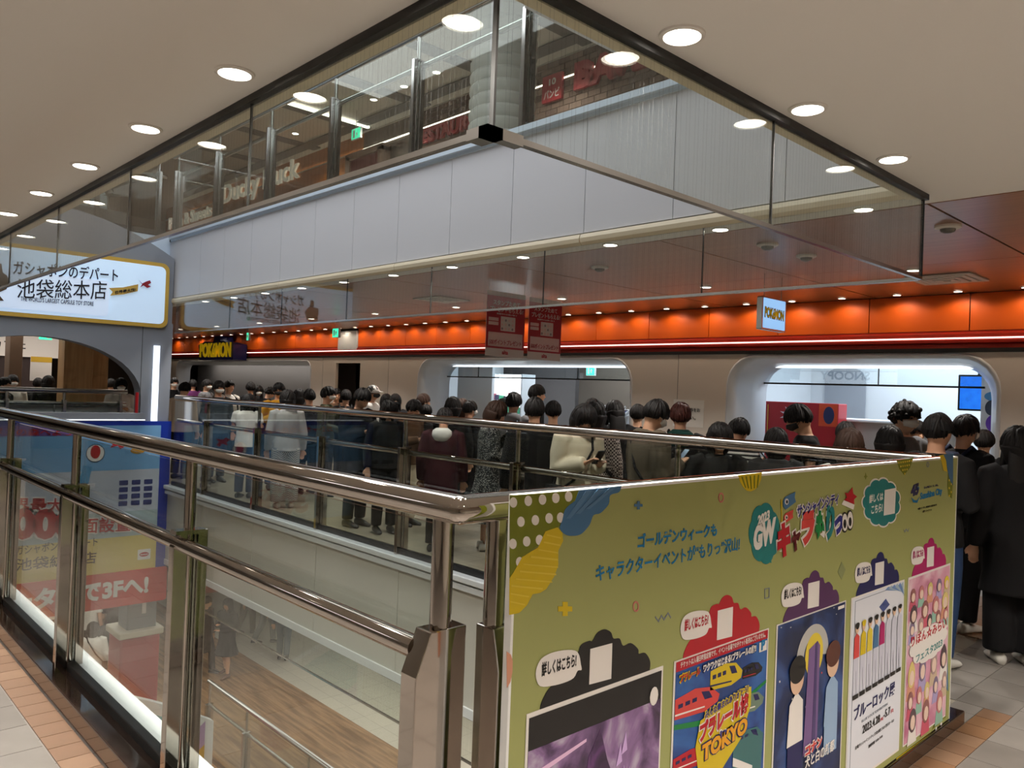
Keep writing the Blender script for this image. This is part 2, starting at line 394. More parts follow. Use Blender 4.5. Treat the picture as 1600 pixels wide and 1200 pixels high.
# ------------------------------------------------------------------ upper storey: white fascia over the void
uf = struct(MB().box(4.44, 4.62, -3, 12.6, ZC + 0.05, ZU), 'wall_upper_fascia', M['fascia'])
js = [1.54, 2.34, 3.15, 3.95, 4.75, 5.56, 6.37, 7.18, 7.98, 8.78, 9.58, 10.4, 11.2, 12.3]
for a, b in zip(js[:-1], js[1:]):
    MB().box(4.415, 4.44, a + 0.003, b - 0.003, ZC + 0.085, ZU).build('panel', M['fascia'], uf)
prof = [(0.0, 0.0), (0.03, -0.01), (0.055, 0.01), (0.06, 0.04), (0.05, 0.07), (0.0, 0.085)]
y = 1.56
while y < 12.2:
    e = min(y + 2.4, 12.3)
    struct(MB().loft([[(4.44 - p[0], yy_, ZC + p[1]) for p in prof] for yy_ in (y + 0.004, e - 0.004)]), 'trim_8', M['cornice']); y += 2.4
struct(MB().box(4.37, 4.5, 1.54, 12.34, ZU, ZU + 0.05).box(4.40, 4.5, 1.54, 12.34, ZU - 0.03, ZU), 'trim_9', M['fascia_cap'])
struct(MB().box(-4, 4.44, 12.46, 12.6, ZC, ZU), 'wall_upper_end', M['fascia_cap'])
struct(MB().box(-4, 4.50, 12.46, 12.6, ZU, ZU + 0.05), 'trim_10', M['fascia_cap'])
struct(MB().box(4.5, 14, -3, 26, 3.45, ZU), 'floor', M['floor_far'])
struct(MB().box(-4, 4.5, 12.6, 26, 3.45, ZU), 'floor', M['floor_far'])
ZUC = 6.62
uc = struct(MB().box(-4, 14, -3, 26, ZUC, ZUC + 0.2), 'ceiling', mat('upper_ceiling', S(214, 210, 204), 0.7))
M['strip'] = mat('ceiling_dark_strip', S(96, 96, 98), 0.6)
for yb in (5.4, 7.3, 9.2, 11.1, 13.0, 14.9, 16.8): MB().box(4.9, 8.3, yb, yb + 0.28, ZUC - 0.02, ZUC).build('ceiling_strip', M['strip'], uc)
for xb in (6.0, 7.9): MB().box(xb, xb + 0.26, 3.0, 22, ZUC - 0.03, ZUC - 0.021).build('ceiling_strip', M['strip'], uc)

# ------------------------------------------------------------------ shell behind the camera and around
struct(MB().box(-4.2, -4, -3, 26, -0.0, 3.7), 'wall_back', mat('back_wall', S(224, 216, 204), 0.6))
struct(MB().box(-4, 14, -3.2, -3, 0, 3.7), 'wall_side', MATS['back_wall'])
struct(MB().box(-4, 14, 26, 26.2, -4.6, 6.8), 'wall_far_end', mat('far_end_wall', S(92, 82, 74), 0.7))
struct(MB().box(14, 14.2, -3, 26, -4.6, 6.8), 'wall_right', MATS['far_end_wall'])

# ------------------------------------------------------------------ floor below
struct(MB().box(-6, 14, -4, 26, ZL - 0.2, ZL), 'floor', M['floor_low'])
struct(MB().box(2.5, 8.1, -4, 26, ZL, ZL + 0.006), 'floor', M['wood_low'])
struct(MB().box(9.9, 10.1, -4, 14.2, ZL, -1.13).box(10.6, 10.8, 14.2, 26, ZL, -1.13).box(10.1, 10.8, 14.2, 14.4, ZL, -1.13), 'wall_lower', mat('lower_wall', S(214, 212, 204), 0.5))
struct(MB().box(9.86, 9.9, 8.0, 14.2, ZL, ZL + 0.35), 'baseboard_lower', mat('lower_dark_base', S(88, 88, 86), 0.4))
struct(MB().box(-6, -5.8, -4, 26, ZL, -1.13), 'wall_lower_back', MATS['lower_wall'])
# ------------------------------------------------------------------ balustrades and smoke-barrier glass
def balustrade(name, label, axis, c, side, s0, s1, posts, z0=0.0, top=1.40, mid=1.02, base=0.12, wide=(), group=None, glass_top=0.05, steel=None, bar=True, pane0=None, pane1=None, front=1.0, rail0=None):
    """axis 'Y': runs along Y at x = c; side = +1 when the void lies on the + side"""
    st = steel or M['steel']
    def P(a, s, z):
        return (c + s * side, a, z0 + z) if axis == 'Y' else (a, c + s * side, z0 + z)
    root = empty(name, P((s0 + s1) / 2, 0, 0), label, 'balustrade', group)
    MB().tube([P(s0, 0, top - 0.036), P(s1, 0, top - 0.036)], 0.036, 16).build('handrail', st, root, smooth=True)
    MB().tube([P(s0 if rail0 is None else rail0, -0.036 * front, mid), P(s1, -0.036 * front, mid)], 0.028, 14).build('mid_rail', st, root, smooth=True)
    def bx(a0, a1, b0, b1, z_0, z_1, mb=None):
        mb = mb or MB(); p = P(a0, b0, z_0); q = P(a1, b1, z_1)
        return mb.box(min(p[0], q[0]), max(p[0], q[0]), min(p[1], q[1]), max(p[1], q[1]), min(p[2], q[2]), max(p[2], q[2]))
    def prof(a, t, pts, mb):
        r0 = [P(a - t, s, z) for s, z in pts]; r1 = [P(a + t, s, z) for s, z in pts]
        return mb.loft([r0, r1])
    for p in posts:
        w = p in wide
        t = 0.03 if w else 0.022
        mb = MB()
        if w: prof(p, t, [(-0.078 * front, 0.03), (0.072 * front, 0.03), (0.072 * front, mid + 0.05), (-0.038 * front, mid + 0.05), (-0.078 * front, mid - 0.05)], mb)
        else:
            prof(p, t, [(-0.068 * front, 0.03), (-0.014 * front, 0.03), (-0.014 * front, mid + 0.05), (-0.036 * front, mid + 0.05), (-0.068 * front, mid - 0.01)], mb)
            if bar: prof(p, t, [(0.024, 0.03), (0.064, 0.03), (0.064, mid + 0.05), (0.024, mid + 0.05)], mb)
        po = mb.build('post', st, root, bevel=0.003)
        MB().tube([P(p, 0.012 if w else -0.002, 0.1), P(p, 0.012 if w else -0.002, top - 0.05)], 0.021 if not w else 0.027, 12).build('rod', st, root, smooth=True)
        if not w: bx(p - 0.028, p + 0.028, -0.062 * front, 0.05, mid + 0.036, mid + 0.052).build('bracket', st, root)
    ends = [s0 if pane0 is None else pane0] + sorted(posts) + [s1 if pane1 is None else pane1]
    for a, b in zip(ends[:-1], ends[1:]):
        if b - a < 0.25: continue
        g = bx(a + 0.008, b - 0.008, 0.012, 0.022, base + 0.01, top - glass_top - 0.036).build('pane', M['glass'], root)
    bx(s0, s1, -0.010, 0.032, base - 0.05, base + 0.022).build('base_channel', M['dark'], root, bevel=0.004)
    return root
b1 = balustrade('balustrade', 'long chrome and glass balustrade beside the tan floor tiles, nearest one', 'Y', XN, 1, 1.43, 11.95, [1.505, 3.04, 4.58, 6.12, 7.66, 9.2, 10.74], wide=(1.505,), group='glass balustrades of the atrium', pane0=1.5, rail0=1.53)
MB().ellipsoid((XN, 1.43, 1.364), (.036, .036, .036), 16, 10).build('elbow', M['steel'], b1, smooth=True)
MB().ellipsoid((XN + .055, 1.50, 1.02), (.028, .028, .028), 12, 8).build('elbow', M['steel'], b1, smooth=True) if False else None
b2 = balustrade('balustrade', 'chrome balustrade standing directly behind the green event board', 'X', 1.43, 1, XN, 4.40, [1.33, 2.84, 4.36], wide=(1.33,), group='glass balustrades of the atrium', front=.58, rail0=1.345)
b3 = balustrade('balustrade', 'chrome and glass balustrade across the void in front of the crowd', 'Y', XF, -1, 1.475, 12.0, [1.55, 3.07, 4.62, 6.18, 7.70, 9.26, 10.82], base=0.09, group='glass balustrades of the atrium')
b4 = balustrade('balustrade', 'upper storey balustrade standing on the long white fascia', 'Y', 4.45, -1, 1.6, 12.44, [1.62, 3.15, 4.66, 6.18, 7.70, 9.22, 10.76, 12.25], z0=ZU, base=0.03, top=1.33, mid=0.99, group='glass balustrades of the atrium', steel=mat('upper_steel', (0.5, 0.5, 0.5, 1), 0.12, 1.0))
b5 = balustrade('balustrade', 'upper storey balustrade turning away above the arched gateway', 'X', 12.52, -1, 0.2, 4.38, [0.3, 1.9, 3.4, 4.26], z0=ZU, top=1.33, mid=0.99, group='glass balustrades of the atrium', steel=MATS['upper_steel'])
b6 = balustrade('balustrade', 'lower floor balustrade along the brown wood floor', 'Y', 5.45, -1, 3.0, 12.75, [4.0, 5.8, 7.6, 9.45, 11.32, 12.7], z0=ZL, top=1.32, mid=0.88, group='glass balustrades of the atrium', steel=M['steel_mid'])
b7 = balustrade('balustrade', 'low balustrade with white ledge seen through the gateway arch', 'X', 13.4, -1, -0.5, 4.2, [0.6, 2.55, 3.3, 4.1], top=1.43, mid=1.2, group='glass balustrades of the atrium', steel=M['steel_mid'])

# ceiling-hung smoke barriers of wired glass around the opening
ZG = 2.32
def barrier(label, axis, c, s0, s1, joints, ends=()):
    def P(a, s, z): return (c + s, a, z) if axis == 'Y' else (a, c + s, z)
    root = empty('smoke_barrier', P((s0 + s1) / 2, 0, ZC), label, 'glass barrier', 'ceiling-hung glass smoke barriers')
    def bx(a0, a1, b0, b1, z0, z1, mb=None):
        p = P(a0, b0, z0); q = P(a1, b1, z1); mb = mb or MB()
        return mb.box(min(p[0], q[0]), max(p[0], q[0]), min(p[1], q[1]), max(p[1], q[1]), z0, z1)
    e = [s0] + joints + [s1]
    for a, b in zip(e[:-1], e[1:]): bx(a + 0.003, b - 0.003, -0.004, 0.004, ZG + 0.01, ZC - 0.001).build('pane', M['glass_wire'], root)
    for j in joints: bx(j - 0.0025, j + 0.0025, -0.005, 0.005, ZG + 0.012, ZC - 0.001).build('joint', M['dark'], root)
    bx(s0, s1, -0.011, 0.011, ZG - 0.004, ZG + 0.013).build('bottom_channel', M['steel_mid'], root)
    for k in ends: bx(k - 0.004, k + 0.004, -0.008, 0.008, ZG, ZC - 0.001).build('corner_joint', M['dark'], root)
    return root
g1 = barrier('wired glass smoke barrier hanging above the nearest balustrade', 'Y', 1.352, 1.565, 12.04, [2.98, 4.4, 5.8, 7.2, 8.6, 10.0])
g2 = barrier('wired glass smoke barrier hanging above the green event board', 'X', 1.552, 1.365, 4.40, [2.82], ends=(1.36, 4.405))
g3 = barrier('wired glass smoke barrier below the cream cornice, before the wood ceiling', 'Y', 4.415, 1.565, 12.04, [2.9, 4.35, 5.8, 7.25, 8.7, 10.15])
MB().box(1.33, 1.385, 1.535, 1.62, ZG - 0.012, ZG + 0.018).box(1.33, 1.46, 1.535, 1.57, ZG - 0.012, ZG + 0.018).build('corner_clamp', M['steel_mid'], g2)
# lower smoke barrier under the far slab
root = empty('smoke_barrier', (4.46, 6, -1.13), 'glass smoke barrier hanging under the beige slab edge', 'glass barrier', 'ceiling-hung glass smoke barriers')
for a, b in ((1.6, 4.6), (4.6, 6.27), (6.27, 7.95), (7.95, 9.6), (9.6, 12.2)):
    MB().box(4.456, 4.464, a + 0.004, b - 0.004, -1.53, -1.131).build('pane', M['glass_wire'], root)
MB().box(4.45, 4.47, 1.6, 12.2, -1.545, -1.528).build('bottom_channel', M['steel_mid'], root)

# ------------------------------------------------------------------ downlights
def make_downlight(r, glow):
    root = empty('downlight', (0, 0, 0))
    MB().lathe([(r * 1.0, 0.0), (r * 1.24, 0.0), (r * 1.22, -0.006), (r * 1.06, -0.010), (r * 1.0, -0.009), (r * 0.99, 0.0)], n=28).build('trim_ring', M['ring'], root, local=True, smooth=True)
    MB().lathe([(0.001, -0.003), (r * 0.98, -0.003), (r * 0.98, 0.0), (0.001, 0.0)], n=28).build('lamp_face', glow, root, local=True)
    return root
def spot(parent, power, color, angle=120, blend=0.7, rad=0.05, tilt=(0, 0, 0), z=-0.02):
    l = bpy.data.lights.new('lamp', 'SPOT'); l.energy = power; l.color = color; l.spot_size = math.radians(angle); l.spot_blend = blend; l.shadow_soft_size = rad
    o = bpy.data.objects.new('lamp', l); COL.objects.link(o); o.parent = parent; o.location = (0, 0, z); o.rotation_euler = tilt
    return o
def downlights(spots, r, z, power, color, group, labels, glow=None, tilt=(0, 0, 0), angle=120, blend=0.7, every=lambda i: True):
    proto = None
    for i, (x, y) in enumerate(spots):
        if proto is None:
            proto = o = make_downlight(r, glow or M['lamp'])
        else:
            o = proto.copy(); COL.objects.link(o)
            for ch in proto.children:
                if ch.type == 'MESH': c = ch.copy(); COL.objects.link(c); c.parent = o
        o.location = (x, y, z)
        tag(o, labels[i] if isinstance(labels, list) else labels, 'downlight', group)
        if every(i): spot(o, power, color, angle, blend, tilt=tilt)
LIT = None
order = ['first', 'second', 'third', 'fourth', 'fifth', 'sixth', 'seventh', 'eighth', 'ninth', 'tenth', 'eleventh', 'twelfth', 'thirteenth', 'fourteenth', 'fifteenth', 'sixteenth', 'seventeenth', 'eighteenth', 'nineteenth', 'twentieth']
def nth(i):
    if i < 20: return order[i]
    return ['twentieth', 'thirtieth', 'fortieth'][(i + 1) // 10 - 2] if (i + 1) % 10 == 0 else ['twenty', 'thirty'][(i + 1) // 10 - 2] + '-' + order[(i + 1) % 10 - 1]
ys = [1.87, 2.80, 3.73, 4.66, 5.59, 6.52, 7.45, 8.4]
downlights([(1.2, v) for v in ys], 0.058, ZC, P_NEAR, WARM, 'downlights in the white ceiling over the nearest balustrade', ['recessed ceiling downlight over the nearest balustrade, %s from the barrier corner' % order[i] for i in range(len(ys))])
xs = [1.19, 2.02, 2.85, 3.68]
downlights([(v, 1.43) for v in xs], 0.058, ZC, P_NEAR, WARM, 'downlights in the white ceiling over the event board', ['round recessed downlight in white ceiling over the event board, %s counting towards the shops' % order[i] for i in range(len(xs))])
ys = [1.92 + 0.935 * i for i in range(11)]
downlights([(4.54, v) for v in ys], 0.05, ZC, P_FAR, WARM, 'downlights beside the cream cornice', every=lambda i: i % 2 == 0, labels= ['small downlight beside the cream cornice, %s counting from the barrier corner' % order[i] for i in range(len(ys))])
ys = [2.45 + 1.97 * i for i in range(9)]
downlights([(6.8, v) for v in ys], 0.05, ZC - 0.005, P_FAR * 1.5, WARM, 'downlights in the middle of the wood ceiling', ['small downlight in mid wood ceiling, %s from the hanging blue sign end' % order[i] for i in range(len(ys))])
ys = [0.88 + 0.56 * i for i in range(40)]
downlights([(8.24, v) for v in ys], 0.036, ZC - 0.005, P_WALL, (1.0, 0.78, 0.55), 'small wall-washing downlights along the orange band', ['small downlight grazing the orange panels, %s counting from the near shop' % nth(i) for i in range(40)], tilt=(0, math.radians(-8), 0), angle=150, blend=0.35, every=lambda i: i < 27 or i % 3 == 0)
# unseen lamps behind the camera, added to light this walkway and the board
downlights([(-1.0, v) for v in (0.2, 3.2, 6.2)] + [(0.9, -0.7), (2.9, -0.7), (4.9, -0.7)], 0.058, ZC, P_NEAR * 2.4, WARM, 'downlights behind the viewer', ['round recessed downlight in white ceiling behind the viewer, %s of six' % order[i] for i in range(6)])
sp = [(6.32, 10.43), (6.32, 12.15), (6.32, 13.84), (7.5, 6.98), (7.5, 7.91), (7.5, 9.93), (7.5, 10.8), (7.5, 11.7), (5.3, 8.6), (5.3, 11.4), (7.5, 14.5), (6.32, 15.6)]
downlights(sp, 0.06, ZUC, P_UP * 2.2, (1, 0.95, 0.9), 'downlights in the upper storey ceiling', ['small downlight in the grey upper storey ceiling, %s of those above the %s' % (order[i % 4], ['ringed column', 'red restaurant letters', 'cafe wall'][i // 4]) for i in range(12)], angle=130, every=lambda i: i in (0, 2, 4, 7, 10))
# smoke detectors and vents in the wood ceiling
for i, (x, y, lb) in enumerate([(5.25, 1.70, 'white dome smoke detector on wood ceiling outside the glass barrier'), (5.15, 2.85, 'white smoke detector on wood ceiling behind the barrier, nearer of two'), (5.72, 2.84, 'white smoke detector on wood ceiling behind the barrier, farther of two'), (5.27, 4.51, 'small grey dome sensor on wood ceiling between two seams')]):
    r = empty('smoke_detector', (x, y, ZC - 0.004), lb, 'detector', 'detectors on the wood ceiling')
    MB().lathe([(0.001, 0), (0.075, 0), (0.075, -0.012), (0.06, -0.02), (0.001, -0.02)], n=20).build('base', M['vent'], r, local=True, smooth=True)
    MB().lathe([(0.001, -0.02), (0.045, -0.02), (0.04, -0.036), (0.02, -0.046), (0.001, -0.047)], n=16).build('dome', mat('sensor_grey', S(120, 116, 110), 0.4), r, local=True, smooth=True)
for (x, y, lb) in [(7.39, 2.39, 'square air vent in wood ceiling near the glass barrier corner'), (6.12, 7.82, 'square air vent in wood ceiling beside the red hanging banners')]:
    r = empty('air_vent', (x, y, ZC - 0.005), lb, 'vent', 'vents in the wood ceiling')
    for k in range(4):
        w = 0.26 - k * 0.06
        MB().holed([rrect(-w, w, -w, w, 0.01, 1), rrect(-w + 0.045, w - 0.045, -w + 0.045, w - 0.045, 0.01, 1)], lambda u, v, d: (u, v, -d), 0.002, 0.012 + 0.004 * k).build('louver', M['vent'], r, local=True)
# ------------------------------------------------------------------ shop front on the far side of the corridor
FS = fr_x(XS)
def opening(u0, u1, v0, v1, r, n=6):
    pts = [(u0, v0), (u1, v0)]
    for i in range(n + 1):
        t = math.radians(90 * i / n); pts.append((u1 - r + r * math.cos(t), v1 - r + r * math.sin(t)))
    for i in range(n + 1):
        t = math.radians(90 + 90 * i / n); pts.append((u0 + r + r * math.cos(t), v1 - r + r * math.sin(t)))
    return pts
OP_A = opening(15.2, 22.8, 0.3, 2.12, 0.22); OP_B = opening(6.6, 11.36, 0.002, 2.14, 0.34); OP_C = opening(2.25, 5.12, 0.002, 2.155, 0.34)
OP_D = [(13.27, 0.002), (14.18, 0.002), (14.18, 2.08), (13.27, 2.08)]
wall = struct(MB().holed([[(-3, 0), (26, 0), (26, 2.19), (-3, 2.19)], OP_A, OP_B, OP_C, OP_D], FS, -0.06, 0.0), 'wall_shop', M['wallwhite'])
for ys_ in (1.2, 5.85, 12.3, 14.7): MB().box(XS - 0.0015, XS + 0.001, ys_ - 0.003, ys_ + 0.003, 0, 2.19).build('panel_joint', M['shopgrey'], wall)
def shrink(pts, c, su, sv, dv): return [(c + (u - c) * su, v * sv + dv) for u, v in pts]
def reveal(pts, depth, inset, name='surround'):
    us = [p[0] for p in pts]; c = (min(us) + max(us)) / 2; w = (max(us) - min(us)) / 2; top = max(p[1] for p in pts)
    rings = []
    lip = [(c + (u - c) * (1 + 0.05 / w), v * (1 + 0.02)) for u, v in pts]
    rings.append([FS(u, v, 0.012) for u, v in pts])
    for k in (0.25, 0.6, 1.0):
        s = 1 - inset * k / w; rings.append([FS(c + (u - c) * s, v * (1 - 0.04 * k), -depth * k) for u, v in pts])
    mb = MB(); n = len(pts); vs = [p for r in rings for p in r]; fs = []
    for i in range(len(rings) - 1):
        for j in range(n):
            if j == 0: continue
            k = (j + 1) % n; fs.append((i * n + j, i * n + k, (i + 1) * n + k, (i + 1) * n + j))
    mb.add(vs, fs)
    o = mb.build(name, M['reveal'], wall, smooth=True); so = o.modifiers.new('thick', 'SOLIDIFY'); so.thickness = 0.03; so.offset = 1
    return o
reveal(OP_B, 0.55, 0.2); reveal(OP_C, 0.55, 0.2); reveal(OP_A, 0.35, 0.1)
# signage band: black line, red mouldings, white neon line, orange panels
band = struct(MB().box(XS - 0.02, XS + 0.06, -3, 26, 2.19, 2.23), 'trim_11', M['black'])
rp = [(0.0, 2.23), (0.03, 2.23), (0.035, 2.265), (0.02, 2.275), (0.05, 2.285), (0.055, 2.31), (0.02, 2.318), (0.02, 2.33), (0.05, 2.337), (0.05, 2.37), (0.03, 2.38), (0.03, 2.40), (0.0, 2.40)]
struct(MB().loft([[(XS - p[0] + 0.03, yv, p[1]) for p in rp] for yv in (-3, 26)]), 'trim_12', M['red'])
struct(MB().box(XS - 0.022, XS - 0.012, -3, 26, 2.32, 2.333), 'trim_13', mat('neon_white', (1, 0.9, 0.8, 1), 0.4, emit=1.6))
ob = struct(MB().box(XS + 0.012, XS + 0.06, -3, 26, 2.40, ZC), 'wall_band', M['black'])
js = [-1.2, -0.25, 0.7, 1.62, 2.51, 3.47, 4.5, 5.42, 6.33, 7.24, 8.15, 9.06, 9.97, 10.88, 11.79, 12.6, 13.38]
for a, b in zip(js[:-1], js[1:]): MB().box(XS - 0.005, XS + 0.012, a + 0.005, b - 0.005, 2.402, ZC - 0.01).build('panel', M['orange'], ob)
js = [14.1] + [15.0 + 0.91 * i for i in range(12)]
for a, b in zip(js[:-1], js[1:]): MB().box(XS - 0.005, XS + 0.012, a + 0.005, b - 0.005, 2.402, ZC - 0.01).build('panel', M['orange'], ob)
MB().box(XS - 0.03, XS + 0.012, 13.39, 14.09, 2.345, 2.72).build('panel', M['shopwhite'], ob)
# shop interiors
def room(name, x0, x1, y0, y1, zc, mw, mc, mback):
    s = struct(MB().box(x0, x1, y0 - 0.05, y0, 0, zc), 'wall_%s_side' % name, mw)
    s = struct(MB().box(x0, x1, y1, y1 + 0.05, 0, zc), 'wall_%s_side' % name, mw)
    s = struct(MB().box(x1, x1 + 0.05, y0, y1, 0, zc), 'wall_%s_back' % name, mback)
    struct(MB().box(x0, x1 + 0.05, y0, y1, zc, zc + 0.05), 'ceiling', mc)
room('shop', 8.55, 12.4, 1.0, 6.0, 2.68, M['shopwhite'], M['shopwhite'], M['shopwhite'])
room('goods', 8.55, 13.2, 6.2, 12.2, 2.68, M['shopwhite'], mat('goods_ceiling', S(150, 152, 154), 0.6), M['shopbrown'])
struct(MB().box(9.2, 9.25, 14.7, 23.2, 0, 2.6).box(8.5, 9.2, 14.7, 14.75, 0, 2.6), 'wall_display_back', M['shopgrey'])
struct(MB().box(8.5, 9.3, 14.7, 23.2, 2.2, 2.25), 'ceiling', M['shopgrey'])
struct(MB().box(9.4, 9.45, 12.4, 14.7, 0, 2.6).box(8.5, 9.45, 12.3, 12.4, 0, 2.6).box(8.5, 9.45, 12.3, 14.7, 2.2, 2.25), 'wall_niche', M['shopbrown'])
struct(MB().box(9.36, 9.4, 12.9, 13.5, 0, 1.95), 'door_1', M['black'])
# glazing: fixed glass with a transom line
def glazing(n, u0, u1, v1, zt, mull):
    r = empty('window_%d' % n, (XS + 0.5, (u0 + u1) / 2, 0), kind='structure')
    for a, b in zip([u0] + mull, mull + [u1]):
        MB().box(XS + 0.49, XS + 0.498, a + 0.004, b - 0.004, zt + 0.012, v1).build('pane', M['glass_shop'], r)
    MB().box(XS + 0.48, XS + 0.51, u0, u1, zt - 0.008, zt + 0.012).build('transom', M['dark'], r)
    MB().box(XS + 0.47, XS + 0.53, u0, u1, v1, v1 + 0.03).build('head_light', mat('cool_strip', (0.85, 0.93, 1, 1), 0.4, emit=1.1), r)
    for m_ in mull: MB().box(XS + 0.485, XS + 0.503, m_ - 0.004, m_ + 0.004, zt, v1).build('mullion', M['dark'], r)
glazing(1, 6.85, 11.15, 2.04, 1.86, [8.0, 10.3])
glazing(2, 2.5, 4.92, 2.05, 1.86, [3.55])
# goods shop: white screens, lit shelf, dark partition, hanger rail, exit signs
struct(MB().box(9.3, 9.36, 10.35, 11.3, 0, 2.4), 'wall_screen', M['shopwhite'])
struct(MB().box(11.0, 11.1, 9.9, 11.9, 0, 2.6), 'wall_partition', mat('dark_partition', S(58, 54, 54), 0.6))
M['shelfglow'] = mat('shelf_backlight', (0.93, 0.98, 1, 1), 0.5, emit=2.4)
r = empty('goods_shelf', (9.9, 10.55, 0), 'brightly lit white shelf of small goods inside the middle shop', 'shelf')
MB().box(10.02, 10.05, 10.05, 10.95, 0.0, 1.95).build('back_panel', M['shelfglow'], r)
for z in (0.35, 0.65, 0.95, 1.22, 1.45): MB().box(9.72, 10.02, 10.05, 10.95, z, z + 0.02).build('shelf_board', M['shopwhite'], r)
MB().box(9.72, 10.05, 10.02, 10.05, 0, 1.95).box(9.72, 10.05, 10.95, 10.98, 0, 1.95).build('side_panel', M['shopwhite'], r)
gcols = [S(160, 50, 80), S(40, 40, 44), S(120, 190, 180), S(90, 200, 150), S(60, 80, 170), S(230, 150, 160), S(200, 200, 205), S(70, 60, 90)]
names = ['maroon', 'black', 'pale teal', 'green', 'blue', 'pink', 'silver', 'plum']
for zi, z in enumerate((0.67, 0.97, 1.24, 1.47)):
    for k in range(7):
        h = random.uniform(0.07, 0.15); c = random.randrange(8)
        mb = MB().box(9.76, 9.84, 10.1 + k * 0.118, 10.1 + k * 0.118 + 0.085, z + 0.002, z + h)
        o = mb.build('goods_box', mat('goods_%d' % c, gcols[c], 0.5), bevel=0.008)
        one(o, '%s boxed item, %s on the %s shelf of the lit goods unit' % (names[c], order[k], ['lowest', 'second', 'third', 'top'][zi]), 'box', 'small goods on the lit shelf')
r = empty('shop_spotlight', (9.6, 10.45, 2.5), 'pair of black track spotlights above the lit goods shelf', 'spotlight')
MB().box(9.58, 9.62, 10.0, 11.0, 2.3, 2.32).box(9.59, 9.61, 10.1, 10.12, 2.32, 2.68).box(9.59, 9.61, 10.88, 10.9, 2.32, 2.68).build('track', M['black'], r)
for k in (10.25, 10.6):
    MB().tube([(9.6, k, 2.3), (9.52, k, 2.16)], [0.045, 0.055], 12).build('head', M['black'], r, smooth=True)
    MB().ellipsoid((9.512, k, 2.146), (0.045, 0.045, 0.02)).build('bulb', M['lampcool'], r, smooth=True)
# hanger rail with shirts
r = empty('hanger_rail', (9.6, 8.0, 0), 'chrome hanger rail full of white hangers inside the middle shop', 'clothes rail')
MB().tube([(9.6, 7.3, 0), (9.6, 7.3, 1.42), (9.6, 8.5, 1.42), (9.6, 8.5, 0)], 0.014, 8).build('rail', M['steel_mid'], r, smooth=True)
M['hang'] = mat('hanger_white', S(236, 238, 240), 0.4)
shm = [mat('shirt_white', S(228, 230, 234), 0.8), mat('shirt_blue', S(60, 80, 170), 0.8), mat('shirt_red', S(170, 60, 60), 0.8)]
hp = MB().tube([(0, 0, 0), (0.02, 0, 0.03), (0, 0, 0.05), (-0.02, 0, 0.03)], 0.005, 6).tube([(-0.2, 0, -0.1), (0, 0, -0.0), (0.2, 0, -0.1), (-0.2, 0, -0.1)], 0.008, 6).mesh('hanger'); hp.materials.append(M['hang'])
sb = MB().prism([(-0.2, -0.1), (-0.06, -0.03), (0.06, -0.03), (0.2, -0.1), (0.26, -0.28), (0.2, -0.3), (0.17, -0.22), (0.17, -0.6), (-0.17, -0.6), (-0.17, -0.22), (-0.2, -0.3), (-0.26, -0.28)], lambda u, v, d: (u, d, v), -0.02, 0.02)
for i in range(11):
    yh = 7.4 + i * 0.1
    e = empty('hanging_shirt', (9.6, yh, 1.43), '%s shirt on a white hanger, %s along the shop rail' % (['white', 'white', 'blue', 'white', 'red'][i % 5], order[i]), 'shirt', 'shirts on the hanger rail')
    o = bpy.data.objects.new('hanger', hp); COL.objects.link(o); o.parent = e
    me = sb.mesh('shirt_body'); me.materials.append(shm[[0, 0, 1, 0, 2][i % 5]]); o = bpy.data.objects.new('shirt_body', me); COL.objects.link(o); o.parent = e
M['exit'] = mat('exit_green', S(60, 220, 170), 0.4, emit=1.2)
def exit_sign(loc, ax, lb, w=0.2, h=0.16, ceil=2.68, off=0.0):
    r = empty('exit_sign', loc, lb, 'exit sign', 'green exit signs')
    f = fr_x(loc[0]) if ax == 'x' else fr_y(loc[1]); u = loc[1] if ax == 'x' else loc[0]; z = loc[2]
    MB().prism([(u - w / 2, z), (u + w / 2, z), (u + w / 2, z + h), (u - w / 2, z + h)], f, -0.04, 0).build('housing', M['whitecap'], r)
    flat('lit_face', rrect(u - w / 2 + 0.008, u + w / 2 - 0.008, z + 0.008, z + h - 0.008, 0.004, 2), M['exit'], r, f, 0.0)
    hx = u - w * 0.1
    flat('door_mark', [(u + w * .1, z + .03), (u + w * .3, z + .03), (u + w * .3, z + h - .03), (u + w * .1, z + h - .03)], M['white'], r, f, 0.002)
    flat('figure_mark', [(hx - .03, z + .03), (hx - .01, z + .06), (hx - .03, z + .09), (hx, z + .12), (hx + .02, z + .09), (hx + .01, z + .06), (hx + .03, z + .03), (hx, z + .055)], M['white'], r, f, 0.002)
    MB().box(loc[0] - .006, loc[0] + .006, loc[1] - .006 + off, loc[1] + .006 + off, z + h, ceil).build('stem', M['steel_mid'], r)
exit_sign((9.4, 7.2, 1.93), 'x', 'small green exit sign beside the white reveal of the middle shop')
exit_sign((10.6, 9.2, 1.97), 'x', 'green exit sign deeper inside the middle shop above the hangers')
exit_sign((7.0, 11.82, 2.44), 'x', 'green exit sign hanging before the orange band near the white panel', ceil=ZC)
exit_sign((7.0, 15.2, 2.46), 'x', 'tiny edge-lit exit sign far along the orange band', 0.1, ceil=ZC)
